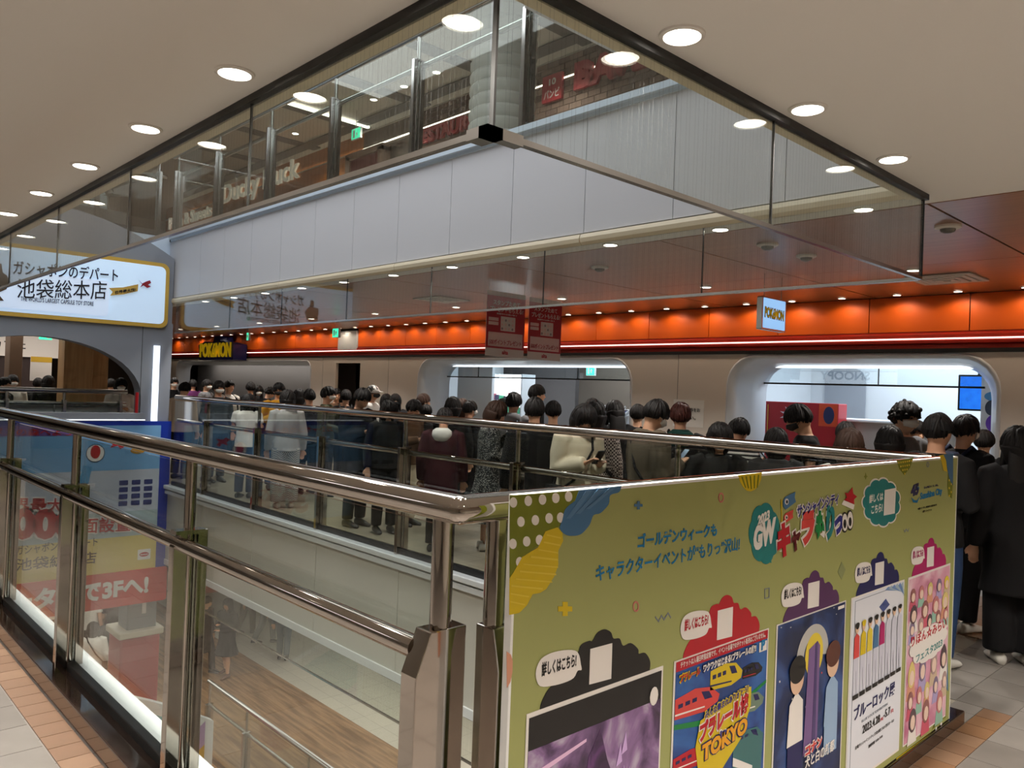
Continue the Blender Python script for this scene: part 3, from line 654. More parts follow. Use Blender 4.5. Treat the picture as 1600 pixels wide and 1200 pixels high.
# right-hand shop: grey arch, counter, red box display, screen
r = empty('shop_counter', (10.2, 3.8, 0), 'long grey curved counter wall inside the bright white shop', 'counter')
MB().prism(rrect(3.0, 5.2, 0.02, 1.42, 0.12), fr_x(10.3), 0, 0.25).build('front', mat('counter_grey', S(176, 172, 168), 0.4), r, bevel=0.02)
MB().box(10.0, 10.6, 2.95, 5.25, 1.42, 1.455).build('top', M['shopwhite'], r, bevel=0.01)
MB().prism(rrect(1.3, 2.9, 0.02, 1.42, 0.12), fr_x(10.5), 0, 0.25).build('front', M['shopwhite'], r, bevel=0.02)
struct(MB().prism(opening(5.1, 5.75, 0.0, 2.2, 0.2), fr_x(12.38), 0, 0.02), 'door_2', mat('arch_grey', S(160, 166, 176), 0.5))
r = empty('display_box', (10.0, 5.0, 0), 'red display box with a bright starburst print inside the white shop', 'display')
MB().box(9.75, 10.0, 4.35, 5.35, 0.0, 1.64).build('body', mat('display_red', S(176, 26, 40), 0.4), r, bevel=0.01)
burst = []
for k in range(18):
    a = 2 * math.pi * k / 18; q = 0.16 if k % 2 else 0.07; burst.append((4.98 + q * math.cos(a), 1.47 + q * 0.8 * math.sin(a)))
flat('starburst_print', burst, mat('burst_white', S(226, 222, 236), 0.4), r, fr_x(9.75), 0.001)
flat('round_print', ell((5.0, 1.45), 0.07, 0.06), mat('burst_purple', S(90, 60, 190), 0.4), r, fr_x(9.75), 0.003)
flat('corner_print', [(4.36, 1.35), (4.6, 1.35), (4.6, 1.63), (4.36, 1.63)], mat('display_orange', S(220, 80, 40), 0.4), r, fr_x(9.75), 0.001)
flat('oval_print', ell((4.47, 1.49), 0.07, 0.11), mat('print_navy', S(40, 50, 100), 0.4), r, fr_x(9.75), 0.003)
MB().tube([(9.74, 5.3, 1.2), (9.74, 5.3, 1.6)], 0.006, 6).build('gold_edge', mat('gold_line', S(200, 160, 60), 0.4), r)
r = empty('wall_screen', (9.9, 2.55, 1.6), 'wall-hung video screen with a bright blue picture in the white shop', 'screen')
MB().prism(rrect(2.42, 2.98, 1.62, 2.02, 0.01, 2), fr_x(9.7), -0.06, 0).build('housing', M['black'], r)
flat('picture', rrect(2.44, 2.96, 1.64, 2.0, 0.008, 2), mat('screen_blue', S(30, 110, 220), 0.3, emit=0.8, noise=0.6, nscale=14), r, fr_x(9.7), 0.001)
MB().box(9.75, 9.85, 2.6, 2.8, 1.9, 2.68).build('bracket', M['black'], r)
r = empty('shop_poster', (9.2, 1.7, 1.0), 'pale panel with purple and blue shapes at the shop window edge', 'poster')
MB().prism(rrect(2.32, 2.62, 1.38, 2.02, 0.02), fr_x(9.25), -0.03, 0).build('panel', M['shopwhite'], r)
MB().box(9.26, 9.275, 2.44, 2.5, 0, 1.4).box(9.2, 9.36, 2.35, 2.6, 0, .02).build('stand', M['steel_mid'], r)
flat('purple_shape', ell((2.47, 1.5), 0.1, 0.1), mat('print_purple', S(110, 70, 190), 0.4), r, fr_x(9.25), 0.001)
flat('blue_shape', ell((2.5, 1.78), 0.09, 0.05), mat('print_sky', S(90, 160, 220), 0.4), r, fr_x(9.25), 0.001)
flat('grey_shape', ell((2.52, 1.66), 0.06, 0.08), mat('print_slate', S(70, 80, 100), 0.4), r, fr_x(9.25), 0.002)
# yellow lettering sign over the grey display window (lettering on a dark blue block)
r = empty('shop_logo_sign', (XS - 0.15, 19.2, 2.2), 'dark blue block sign with yellow letters over the grey display window', 'sign')
MB().prism([(18.2, 2.14), (20.2, 2.14), (20.3, 2.52), (19.9, 2.6), (19.4, 2.58), (19.3, 2.72), (19.0, 2.72), (18.95, 2.6), (18.2, 2.52)], FS, 0.06, 0.4).build('block', mat('sign_navy', S(24, 28, 90), 0.35), r)
def letters_x(body, y_left, y_right, zb, h, m, parent, d, x0, **k):
    """writing on a wall that faces -X: reading left to right runs towards -Y"""
    return lettering('lettering', body, (y_left, zb), (y_right, zb), h, m, parent, fr_x(x0), d=d, vy=(0, 1), **k)
M['yellow'] = mat('sign_yellow', S(236, 196, 30), 0.4, emit=0.15)
letters_x('POKéMON', 20.15, 18.3, 2.2, 0.36, M['yellow'], r, 0.405, XS, bold=0.03, th=0.02)
# hanging blue sign
r = empty('hanging_sign', (6.5, 3.5, 2.29), 'small glowing light blue square sign hanging before the orange panels', 'sign')
MB().prism(rrect(6.27, 6.70, 2.27, 2.56, 0.01, 2), fr_y(3.5), -0.05, 0.0).build('frame', M['steel_mid'], r)
flat('lit_face', rrect(6.29, 6.68, 2.285, 2.548, 0.008, 2), mat('sign_sky', S(150, 200, 250), 0.4, emit=0.75), r, fr_y(3.5), 0.001)
lettering('lettering', 'POKéMON', (6.31, 2.375), (6.655, 2.365), 0.10, mat('letter_navy', S(30, 50, 120), 0.4), r, fr_y(3.5), 0.0025, bold=0.07)
lettering('lettering', 'POKéMON', (6.315, 2.38), (6.65, 2.37), 0.09, M['yellow'], r, fr_y(3.5), 0.0045, bold=0.02)
for xx in (6.33, 6.64): MB().tube([(xx, 3.52, 2.56), (xx, 3.52, ZC)], 0.004, 6).build('hanger_rod', M['steel_mid'], r)
# red banners hanging from the wood ceiling
M['bred'] = mat('banner_red', S(176, 30, 44), 0.5); M['bpink'] = mat('banner_pale', S(226, 196, 190), 0.5); M['bwhite'] = mat('banner_white', S(222, 214, 208), 0.5)
def banner(x0, x1, yb, lb):
    z0, z1 = 2.01, 2.70; F = fr_y(yb); w = x1 - x0
    r = empty('hanging_banner', ((x0 + x1) / 2, yb, z0), lb, 'banner', 'red paper banners hanging from the wood ceiling')
    MB().prism([(x0, z0), (x1, z0), (x1, z1), (x0, z1)], F, -0.004, 0.0).build('sheet', M['bwhite'], r)
    flat('red_field', [(x0, z0 + .085), (x1, z0 + .085), (x1, z1 - .05), (x0, z1 - .05)], M['bred'], r, F, 0.0005)
    flat('pale_field', rrect(x0 + .03, x1 - .03, z0 + .105, z0 + .255, .005, 2), M['bpink'], r, F, 0.002)
    flat('card', rrect(x0 + w * .36, x1 - w * .26, z0 + .275, z0 + .43, .005, 2), M['bwhite'], r, F, 0.002)
    for i in range(4):
        for j in range(3): flat('stamp', ell((x0 + w * .40 + i * w * .09, z0 + .30 + j * .045), .014, .014, 10), M['bpink'] if (i + j) % 3 else mat('stamp_grey', S(150, 140, 140), .5), r, F, 0.0035)
    for k in range(2): flat('tag_field', rrect(x0 + w * .05, x0 + w * .3, z0 + .33 + k * .045, z0 + .365 + k * .045, .003, 2), M['bpink'], r, F, 0.002)
    lettering('lettering', 'スタンプためて', (x0 + w * .15, z1 - .145), (x1 - w * .15, z1 - .145), .055, M['bwhite'], r, F, .002, bold=.02)
    lettering('lettering', 'プレゼントもらえる!', (x0 + w * .08, z1 - .215), (x1 - w * .06, z1 - .215), .055, M['bwhite'], r, F, .002, bold=.02)
    lettering('lettering', '500ポイントプレゼント', (x0 + w * .08, z0 + .125), (x1 - w * .08, z0 + .125), .055, M['bred'], r, F, .0035, bold=.015)
    lettering('lettering', 'alta', (x0 + w * .42, z0 + .025), (x1 - w * .42, z0 + .025), .045, M['bred'], r, F, .002, bold=.03)
    lettering('lettering', '期間中のお買い物で', (x0 + w * .25, z1 - .245), (x1 - w * .22, z1 - .245), .018, M['bwhite'], r, F, .002)
    for xx in (x0 + .02, x1 - .02): MB().tube([(xx, yb, z1), (xx, yb, ZC)], 0.002, 5).build('string', M['white'], r)
banner(5.46, 6.02, 6.2, 'red paper banner with white lettering, the one closer to the void')
banner(6.13, 6.66, 6.25, 'red paper banner with white lettering, the one closer to the shops')
# notice sheet on the wall between the two shops
r = empty('wall_notice', (XS - 0.01, 5.65, 1.3), 'white notice sheet taped to the wall between the two shops', 'notice')
MB().prism([(5.45, 1.28), (5.9, 1.28), (5.9, 1.62), (5.45, 1.62)], FS, 0.001, 0.004).build('sheet', M['white'], r)
for k, b in enumerate(('入店整理券をお', 'ください。')): letters_x(b, 5.86, 5.56 if k else 5.5, 1.47 - k * .1, .05, M['black'], r, .005, XS, bold=.01)
# ------------------------------------------------------------------ arched gateway with the lit sign at the end of the void
YG = 12.15
FG = fr_y(YG)
def gp(x, y, pl_=YG):
    p = px_on(x, y, Y, pl_); return (p.x, p.z)
CX = 2.66
gate = empty('arched_gateway', (CX, YG, 0), 'grey arched gateway carrying the glowing yellow-rimmed sign', 'gateway')
top = []
for i in range(25):
    t = i / 24; u = 4.40 - (4.40 - 0.92) * t; k = (u - CX) / (4.40 - CX); top.append((u, 3.44 + 0.52 * (1 - k * k)))
arch = []
for i in range(25):
    a = math.pi * i / 24; arch.append((CX - 1.34 * math.cos(a), 1.36 + 0.79 * math.sin(a)))
outer = [(0.92, 0.02)] + [(1.32, 0.02)] + arch + [(4.0, 0.02), (4.40, 0.02)] + [(4.42, 2.45), (4.40, 2.47)] + top[0:]
MB().prism(outer, FG, -0.28, 0.0).build('arch_body', M['grey_gate'], gate)
MB().box(3.985, 3.992, YG - 0.002, YG, 0.02, 2.42).build('seam', M['dark'], gate)
flat('border', rrect(CX - 1.66, CX + 1.66, 2.385, 3.345, 0.11), mat('sign_rim_yellow', S(206, 168, 70), 0.5), gate, FG, 0.0, 0.05)
M['signface'] = mat('sign_face_lit', (0.58, 0.76, 0.97, 1), 0.4, emit=0.36)
flat('lit_face', rrect(CX - 1.605, CX + 1.605, 2.44, 3.29, 0.08), M['signface'], gate, FG, 0.05, 0.004)
M['ink'] = mat('ink_black', S(18, 18, 20), 0.5)
F2 = fr_y(YG)
def gtext(body, a, b, h, m=None, d=0.075, bold=0.02):
    p0 = gp(*a, YG - d); p1 = gp(*b, YG - d)
    return lettering('lettering', body, p0, p1, h, m or M['ink'], gate, F2, d, bold=bold, th=0.004, vy=(0, 1))
def cloud_panel(pts, d, m, name='cut_out'): return flat(name, pts, m, gate, F2, d, 0.012)
w0 = gp(-60, 470, YG - .06); w1 = gp(158, 468, YG - .06)
cloud_panel(rrect(gp(-80, 450)[0], gp(168, 460)[0], gp(40, 484)[1], gp(40, 425)[1], .06), .056, mat('cutout_white', S(206, 224, 248), .4, emit=.36))
gtext('ガシャポンのデパート', (20, 429), (184, 441), .19, bold=.015)
gtext('池袋総本店', (26, 466), (166, 468), .26, bold=.004)
gtext('THE WORLD\'S LARGEST CAPSULE TOY STORE', (32, 470), (146, 478), .06, bold=.01)
rb = [gp(*p, YG - .07) for p in ((170, 450), (192, 449), (216, 444), (215, 455), (193, 460), (172, 462), (176, 456))]
flat('ribbon', rb, mat('ribbon_yellow', S(210, 172, 80), .5), gate, F2, .07, .006)
gtext('世界最大級!', (179, 460), (212, 455), .05, d=.078, bold=.02)
pw = [gp(*p, YG - .07) for p in ((217, 438), (222, 443), (228, 440), (234, 438), (236, 442), (231, 445), (236, 448), (230, 450), (224, 446), (219, 449), (222, 444))]
flat('plane_emblem', pw, mat('emblem_red', S(160, 30, 40), .5), gate, F2, .072, .006)
tw = [gp(*p, YG - .07) for p in ((-20, 470), (-20, 425), (-6, 425), (-6, 412), (2, 412), (4, 426), (10, 430), (16, 440), (12, 446), (10, 452), (-4, 458), (6, 470))]
flat('building_emblem', tw, mat('emblem_brown', S(92, 72, 48), .6), gate, F2, .072, .006)
flat('light_bar', [(4.15, 0.95), (4.235, 0.95), (4.235, 2.12), (4.15, 2.12)], mat('light_bar_white', (0.8, 0.88, 1, 1), .4, emit=0.9), gate, FG, 0.0, .03)
MB().tube([(3.93, YG - .05, 1.02), (3.93, YG - .05, 1.42)], .022, 10).build('red_tube', mat('tube_red', S(170, 20, 26), .4), gate, smooth=True)
MB().box(0.92, 4.02, YG - 0.16, YG + 0.02, 1.03, 1.12).build('ledge', M['grey_gate'], gate)
MB().box(0.92, 4.02, YG - 0.165, YG - 0.15, 1.015, 1.03).build('ledge_light', mat('ledge_glow', (.9, .95, 1, 1), .4, emit=.8), gate)

# ------------------------------------------------------------------ big blue-framed poster hanging below the ledge
YP = 12.05; FP = fr_y(YP)
post = empty('hanging_poster', (2.66, YP, -1.2), 'big blue-framed poster with red lettering hung below the gateway', 'poster')
MB().prism([(0.9, -1.34), (4.42, -1.34), (4.42, 1.0), (0.9, 1.0)], FP, -0.05, 0.0).build('frame', mat('frame_blue', S(24, 56, 170), .4), post)
M['psky'] = mat('poster_sky', S(122, 176, 224), .35); M['psky2'] = mat('poster_pale', S(206, 214, 230), .35, noise=.2, nscale=3); M['pgrey'] = mat('poster_ice', S(176, 196, 200), .4)
flat('sky_field', [(1.05, .3), (4.27, .3), (4.27, .94), (1.05, .94)], M['psky'], post, FP, 0.0)
flat('mid_field', [(1.05, -.3), (4.27, -.3), (4.27, .3), (1.05, .3)], M['psky2'], post, FP, 0.0)
flat('ice_field', [(1.05, -.66), (4.27, -.66), (4.27, -.3), (1.05, -.3)], M['pgrey'], post, FP, 0.0)
flat('yellow_field', [(1.05, -1.22), (4.27, -1.22), (4.27, -.66), (1.05, -.66)], mat('poster_yellow', S(226, 206, 120), .4), post, FP, 0.0)
flat('purple_field', [(2.2, .8), (3.3, .8), (3.3, .94), (2.2, .94)], mat('poster_purple', S(120, 90, 170), .4), post, FP, 0.0015)
M['pred'] = mat('poster_red', S(190, 40, 48), .4)
def pt(x, y): 
    p = px_on(x, y, Y, YP); return (p.x, p.z)
def ptext(body, a, b, h, m, d=.004, bold=.02, outline=None, ow=.02):
    p0, p1 = pt(*a), pt(*b)
    if outline: lettering('lettering', body, (p0[0] - ow, p0[1] - ow), (p1[0] + ow, p1[1] - ow), h + 2 * ow, outline, post, FP, d, bold=bold + .06, vy=(0, 1), th=.001)
    lettering('lettering', body, p0, p1, h, m, post, FP, d + (.002 if outline else 0), bold=bold, vy=(0, 1), th=.001)
ptext('ガシャポンの森へようこそ!', (-75, 680), (153, 682), .1, M['pred'])
ptext('世界最大', (-8, 801), (98, 801), .2, M['pred'], bold=.02, outline=M['white'])
ptext('3000', (-20, 843), (122, 843), .42, M['pred'], bold=.06, outline=M['white'])
ptext('面設置', (128, 834), (203, 830), .22, M['pred'], bold=.015, outline=M['white'])
ptext('ガシャポンのデパート', (24, 868), (152, 853), .13, M['ink'], bold=.01)
ptext('池袋総本店', (24, 893), (150, 880), .17, M['ink'], bold=.01)
flat('plane_print', [pt(*p) for p in ((169, 690), (178, 686), (184, 690), (196, 687), (190, 693), (194, 698), (188, 702), (184, 696), (172, 700), (176, 694))], M['pred'], post, FP, .003)
flat('airship_print', ell(pt(215, 704), .1, .045), mat('airship_gold', S(190, 140, 40), .4), post, FP, .003)
flat('balloon_ring', ell(pt(149, 708), .125, .13), mat('ring_slate', S(60, 90, 120), .4), post, FP, .003)
flat('balloon_white', ell(pt(149, 708), .112, .117), M['white'], post, FP, .0045)
flat('balloon_print', ell(pt(149, 706), .065, .095), M['pred'], post, FP, .006)
flat('basket_print', [pt(*p) for p in ((130, 727), (144, 729), (138, 756), (122, 757))], mat('basket_blue', S(70, 150, 200), .4), post, FP, .003)
for i in range(3):
    for j in range(4): flat('machine_print', rrect(3.72 + i * .17, 3.84 + i * .17, -.22 + j * .1, -.15 + j * .1, .01, 2), mat('machine_navy', S(60, 70, 130), .4), post, FP, .003)
lg = pt(225, 866)
flat('maker_badge', rrect(lg[0] - .09, lg[0] + .09, lg[1] - .075, lg[1] + .075, .01, 2), M['white'], post, FP, .003)
flat('maker_emblem', ell(lg, .065, .032), M['pred'], post, FP, .0045)
lettering('lettering', 'BANDAI', (lg[0] - .05, lg[1] - .012), (lg[0] + .05, lg[1] - .012), .024, M['white'], post, FP, .006, bold=.02)
rd = empty('arrow_banner', (2.66, YP - .03, -1.6), 'red banner with white lettering and 3F below the blue poster', 'banner')
MB().prism(rrect(0.9, 4.44, -1.66, -1.16, .04), fr_y(YP - .02), -0.012, 0.0).build('sheet', mat('banner_bright_red', S(206, 48, 44), .45), rd)
def q2(x, y): p = px_on(x, y, Y, YP - .022); return (p.x, p.z)
lettering('lettering', 'エスカレーターで3Fへ!', (q2(30, 935)[0] - 1.25, -1.55), (q2(232, 915)[0], -1.53), .29, M['white'], rd, fr_y(YP - .02), .002, bold=.05, vy=(0, 1))
# pillar on the floor below, grey above and red below
pil = empty('square_pillar', (4.2, 12.55, ZL), 'square pillar on the lower floor, grey on top and red below', 'pillar')
MB().box(4.0, 4.42, 12.33, 12.75, -2.15, -1.13).build('grey_shaft', mat('pillar_grey', S(132, 138, 142), .5), pil, bevel=.02)
MB().box(3.86, 4.50, 12.22, 12.86, -2.22, -2.12).build('cap', mat('pillar_cap', S(214, 206, 186), .5), pil, bevel=.02)
MB().box(3.9, 4.46, 12.26, 12.82, ZL, -2.22).build('red_base', mat('pillar_red', S(170, 40, 48), .4), pil, bevel=.03)
MB().box(4.2, 4.26, 12.322, 12.328, -1.9, -1.7).build('notice', M['white'], pil)
# scalloped kiosk panel on the lower floor
ks = empty('kiosk_panel', (3.4, 10.0, ZL), 'white framed kiosk board with teal, violet and yellow scallops below', 'kiosk')
FK = fr_y(10.0)
ou = [(2.3, ZL + .02), (4.36, ZL + .02), (4.36, -2.78)] + [(4.36 - 2.06 * t, -2.78 + .78 * math.sin(math.pi * min(1, t * 1.0 + .0) * .5)) for t in [i / 14 for i in range(1, 15)]]
MB().prism(ou, FK, -.12, 0).build('frame', M['whitecap'], ks)
def band_poly(z0, z1, a, n=40):
    return [(2.4 + 1.85 * i / n, z0) for i in range(n + 1)] + [(4.25 - 1.85 * i / n, z1 - a * abs(math.sin(i / n * math.pi * 6))) for i in range(n + 1)]
inner = [(2.4, -2.9), (4.25, -2.9)] + [(4.25 - 1.85 * t, -2.90 + .765 * math.sin(math.pi * t * .5)) for t in [i / 14 for i in range(0, 15)]]
flat('teal_field', inner, mat('kiosk_teal', S(120, 190, 196), .5), ks, FK, 0.0)
flat('violet_field', band_poly(-3.3, -2.75, .08), mat('kiosk_violet', S(196, 166, 206), .5), ks, FK, .002)
flat('yellow_field', band_poly(ZL + .1, -3.05, .08), mat('kiosk_yellow', S(226, 182, 84), .5), ks, FK, .004)
st = []
for k in range(10):
    a = math.pi / 2 + math.pi * k / 5; q = .13 if k % 2 == 0 else .055; st.append((4.1 + q * math.cos(a), -3.35 + q * math.sin(a)))
flat('star', st, mat('kiosk_star', S(206, 130, 50), .5), ks, FK, .006)
# cross corridor behind the arch: wooden pillars, white ledge, dark shop fronts
for x0, x1, yw, lb in ((3.67, 4.12, 15.0, 'broad light wooden pillar seen through the arch'), (4.14, 4.46, 15.3, 'light wooden pillar seen through the arch, beside the broad one'), (3.10, 3.3, 16.2, 'narrow dark wooden post seen through the arch')):
    r = empty('wooden_pillar', ((x0 + x1) / 2, yw, 0), lb, 'pillar', 'wooden pillars behind the arch')
    MB().box(x0, x1, yw, yw + .4, 0, ZC).build('shaft', M['wood_pil'] if x0 > 3.3 else mat('wood_dark', S(96, 74, 56), .6), r, bevel=.01)
    MB().box(x0 - .01, x1 + .01, yw - .012, yw + .41, 0, .12).build('plinth', M['dark'], r)
r = empty('white_ledge', (2.2, 13.6, 0), 'long white ledge behind the low balustrade within the arch', 'ledge')
MB().box(-.5, 3.2, 13.55, 13.85, .98, 1.18).build('ledge_board', M['whitecap'], r, bevel=.01); MB().box(3.22, 4.15, 13.55, 13.85, .95, 1.17).build('ledge_board', M['whitecap'], r, bevel=.01)
MB().box(-.5, 4.15, 13.6, 13.8, 0, .96).build('base', M['fascia'], r)
struct(MB().box(-4, 4.46, 19.5, 19.7, 0, ZC), 'wall_cross_back', mat('cross_back', S(52, 34, 30), .6))
r = empty('shop_signboard', (2.5, 19.4, 2.0), 'lit white signboard with dark lettering far behind the arch', 'sign')
MB().prism([(1.6, 1.98), (5.2, 1.98), (5.2, 2.5), (1.6, 2.5)], fr_y(19.45), 0, .05).build('board', mat('sign_lit_white', S(206, 196, 186), .5, emit=.25), r)
lettering('lettering', 'ラーメン カフェ', (2.4, 2.14), (4.0, 2.14), .17, M['ink'], r, fr_y(19.45), .052, bold=.02)
exit_sign((3.6, 16.0, 2.24), 'y', 'green exit sign hanging between the wooden pillars within the arch', .22, .17, ceil=ZC)
r = empty('notice_board', (3.45, 16.8, 1.3), 'small white and yellow notice behind the arch', 'notice')
MB().prism([(3.55, 1.5), (3.9, 1.5), (3.9, 1.95), (3.55, 1.95)], fr_y(16.8), 0, .02).build('sheet', M['white'], r)
flat('yellow_strip', [(3.55, 1.85), (3.9, 1.85), (3.9, 1.95), (3.55, 1.95)], mat('notice_yellow', S(220, 180, 60), .5), r, fr_y(16.8), .021)
MB().tube([(3.72, 16.82, 0), (3.72, 16.82, 1.5)], .02, 8).build('stand', M['steel_mid'], r)
# lit shop sign on the wall behind the viewer; seen only as a mirror image in the shop glass
r = empty('lit_shop_sign', (-3.98, 9.6, 2.1), 'lit white shop sign mirrored in the bright shop glass', 'sign')
MB().box(-4.0, -3.95, 8.2, 11.2, 2.2, 2.62).build('panel', mat('back_sign_lit', (.95, .97, 1, 1), .4, emit=2.0), r)
lettering('lettering', 'SNOOPY', (8.9, 2.3), (10.3, 2.3), .24, M['ink'], r, lambda u, v, d: (-3.95 + d, u, v), .001, bold=.03, vy=(0, 1))
# ------------------------------------------------------------------ green event board in front of the near balustrade
YB = 1.345; FB = fr_y(YB)
def bp(x, y):
    p = px_on(x, y, Y, YB); return (p.x, p.z)
board = empty('event_board', (2.85, YB, 0.0), 'long lime green event board with lettering and five posters', 'board')
M['lime'] = mat('board_lime', S(162, 164, 98), .45)
MB().prism([(1.305, .075), (4.40, .075), (4.40, 1.395), (1.305, 1.395)], FB, -0.02, 0.0).build('panel', M['lime'], board)
MB().prism([(1.297, .075), (1.305, .075), (1.305, 1.403), (1.297, 1.403)], FB, -0.022, 0.0015).prism([(1.305, 1.395), (4.405, 1.395), (4.405, 1.403), (1.305, 1.403)], FB, -0.022, 0.0015).prism([(4.40, .075), (4.406, .075), (4.406, 1.40), (4.40, 1.40)], FB, -.022, .0015).build('edge_strip', M['white'], board)
def bm_(n, r, g, b): return mat('print_' + n, S(r, g, b), .45)
B = {'olive': bm_('olive', 116, 122, 10), 'blue': bm_('blue', 66, 112, 152), 'blue2': bm_('blue_light', 86, 126, 164), 'yel': bm_('yellow', 214, 184, 10), 'yel2': bm_('yellow_light', 226, 200, 60), 'text': bm_('text_blue', 0, 118, 170), 'teal': bm_('teal', 20, 124, 124), 'red': bm_('red', 186, 14, 34), 'dred': bm_('dark_red', 96, 14, 24), 'coral': bm_('coral', 214, 66, 60), 'green': bm_('green', 20, 130, 60), 'navy': bm_('navy_blue', 44, 44, 130), 'dnavy': bm_('deep_navy', 26, 26, 84), 'purple': bm_('plum', 84, 42, 88), 'mag': bm_('magenta', 176, 10, 96), 'blk': bm_('black', 26, 22, 20), 'pink': bm_('pink', 206, 122, 112), 'grey': bm_('grey', 120, 128, 140), 'cream': bm_('cream', 236, 228, 220), 'salmon': bm_('salmon', 214, 150, 120)}
def crop(sx, sy, k): return lambda x, y: bp(sx + x / k, sy + y / k)
A = crop(790, 700, 4.0)
def fl_(name, pts, m, d=.0008, f=A, th=.0008): return flat(name, [f(*p) for p in pts], m, board, FB, d, th)
fl_('green_field', [(24, 296), (460, 265), (430, 330), (370, 380), (365, 420), (340, 480), (320, 500), (245, 520), (200, 610), (100, 680), (50, 770), (22, 815)], B['olive'])
fl_('blue_cloud', [(455, 266), (720, 236)] + rounded([(720, 236), (705, 275), (650, 295), (640, 350), (590, 405), (545, 420), (520, 480), (470, 535), (420, 548), (370, 540), (335, 500), (350, 450), (370, 380), (430, 330)], 4, False)[1:], B['blue'], .0018) if True else fl_('blue_cloud', [(455, 266), (720, 236), (705, 275), (650, 295), (640, 350), (590, 405), (545, 420), (520, 480), (470, 535), (420, 548), (370, 540), (335, 500), (350, 450), (370, 380), (430, 330)], B['blue'], .0018)
for k in range(3):
    fl_('blue_stripe', [(500 + k * 75, 262 - k * 9), (540 + k * 75, 258 - k * 9), (400 + k * 60, 440 - k * 30), (372 + k * 60, 440 - k * 30)], B['blue2'], .0028)
fl_('yellow_cloud', [(20, 815), (50, 770), (100, 680), (200, 620), (245, 520), (320, 495), (350, 530), (355, 580), (325, 640), (325, 730), (300, 800), (250, 880), (210, 905), (165, 912), (130, 980), (80, 1030), (18, 1042)], B['yel'], .0018)
rows = [(250, 340, 545, 560), (232, 335, 590, 606), (200, 322, 638, 652), (150, 322, 680, 698), (105, 322, 728, 742), (80, 310, 772, 788), (55, 285, 820, 834), (30, 225, 862, 878), (24, 140, 912, 926), (22, 115, 962, 976)]
for a, b, y0, y1 in rows: fl_('yellow_stripe', [(a, y0 - 8), (b, y0 + 12), (b, y1 + 6), (a, y1 - 14)], B['yel2'], .0028)
for (x, y) in [(45, 340), (138, 330), (227, 322), (310, 312), (390, 303), (92, 460), (182, 450), (268, 438), (340, 434), (42, 598), (128, 583), (208, 574), (84, 712)]:
    fl_('dot', ell((x, y), 23, 32, 20), B['cream'], .0016)
def plus(c, r, m, t=.32):
    x, y = c; w = r * t; fl_('plus_mark', [(x - w, y - r), (x + w, y - r), (x + w, y - w), (x + r, y - w), (x + r, y + w), (x + w, y + w), (x + w, y + r), (x - w, y + r), (x - w, y + w), (x - r, y + w), (x - r, y - w), (x - w, y - w)], m)
plus((828, 358), 26, B['blue']); plus((370, 1005), 44, B['yel'], .36)
def ring(c, rx, ry, m, f=A):
    MB().holed([[f(*p) for p in ell(c, rx, ry, 18)], [f(*p) for p in ell(c, rx * .68, ry * .68, 18)]], FB, .0008, .0018).build('ring_mark', m, board)
ring((1345, 310), 17, 32, B['pink']); ring((812, 990), 19, 34, B['pink'])
fl_('zigzag_mark', [(935, 1050), (955, 1078), (972, 1040), (988, 1066), (1014, 1024), (1032, 1056), (1030, 1066), (1014, 1036), (988, 1078), (972, 1052), (955, 1090), (933, 1060)], B['grey'])
fl_('half_disc', [(1450, 170), (1600, 152), (1594, 196), (1580, 232), (1556, 260), (1530, 272), (1505, 266), (1480, 240), (1462, 206)], B['yel'])
for k in range(5): fl_('half_disc_stripe', [(1470 + k * 26, 180 - k * 3), (1478 + k * 26, 179 - k * 3), (1500 + k * 18, 256 - abs(k - 2) * 4), (1494 + k * 18, 256 - abs(k - 2) * 4)], B['olive'], .0018)
fl_('salmon_disc', [(4, 1270), (30, 1290), (42, 1330), (40, 1400), (28, 1460), (6, 1500)], B['salmon'])
def btext(body, a, b, h, m, f=A, d=.0012, bold=.02, outline=None, ow=.006, name='lettering', parent=None):
    p0, p1 = f(*a), f(*b)
    if outline is not None:
        vs = lettering('letter_outline', body, (p0[0] - ow, p0[1] - ow), (p1[0] + ow, p1[1] - ow), h + 2 * ow, outline, parent or board, FB, d, bold=bold + .07, vy=(0, 1), th=.0006); d += .001
    return lettering(name, body, p0, p1, h, m, parent or board, FB, d, bold=bold, vy=(0, 1), th=.0006)
btext('ゴールデンウィークも', (822, 630), (1318, 550), .042, B['text'], bold=.035)
btext('キャラクターイベントが“もりっ”沢山!', (560, 840), (1460, 640), .047, B['text'], bold=.018)
# title logo
T = crop(1150, 700, 4.571)
fl_('title_bubble', scallop((200, 610), 112, 222, 7, depth=.09), B['teal'], .001, T)
fl_('bubble_tail', [(205, 790), (250, 765), (250, 822)], B['teal'], .0009, T)
btext('2023', (148, 556), (234, 508), .034, B['cream'], T, .0025, .05)
btext('GW', (116, 745), (275, 668), .088, B['cream'], T, .0025, .07)
for ch, a, b, h, m in [('キ', (282, 792), (378, 772), .125, 'red'), ('ャ', (384, 752), (450, 728), .078, 'dred'), ('ラ', (456, 705), (550, 676), .125, 'coral'), ('も', (556, 692), (622, 668), .125, 'green'), ('り', (632, 668), (692, 640), .135, 'teal'), ('っ', (692, 632), (752, 602), .072, 'navy')]:
    btext(ch, a, b, h, B[m], T, .003, .075, outline=B['cream'], ow=.007)
for cx_ in (770, 808):
    fl_('eye_outline', ell((cx_, 530 - (cx_ - 770) * .4), 24, 74, 20), B['blk'], .003, T); fl_('eye_white', ell((cx_, 530 - (cx_ - 770) * .4), 19, 62, 20), B['cream'], .004, T); fl_('eye_pupil', ell((cx_ - 2, 540 - (cx_ - 770) * .4), 10, 32, 16), B['blk'], .005, T)
btext('サンシャインシティ', (428, 502), (724, 400), .045, B['navy'], T, .003, .035, outline=B['cream'], ow=.005)
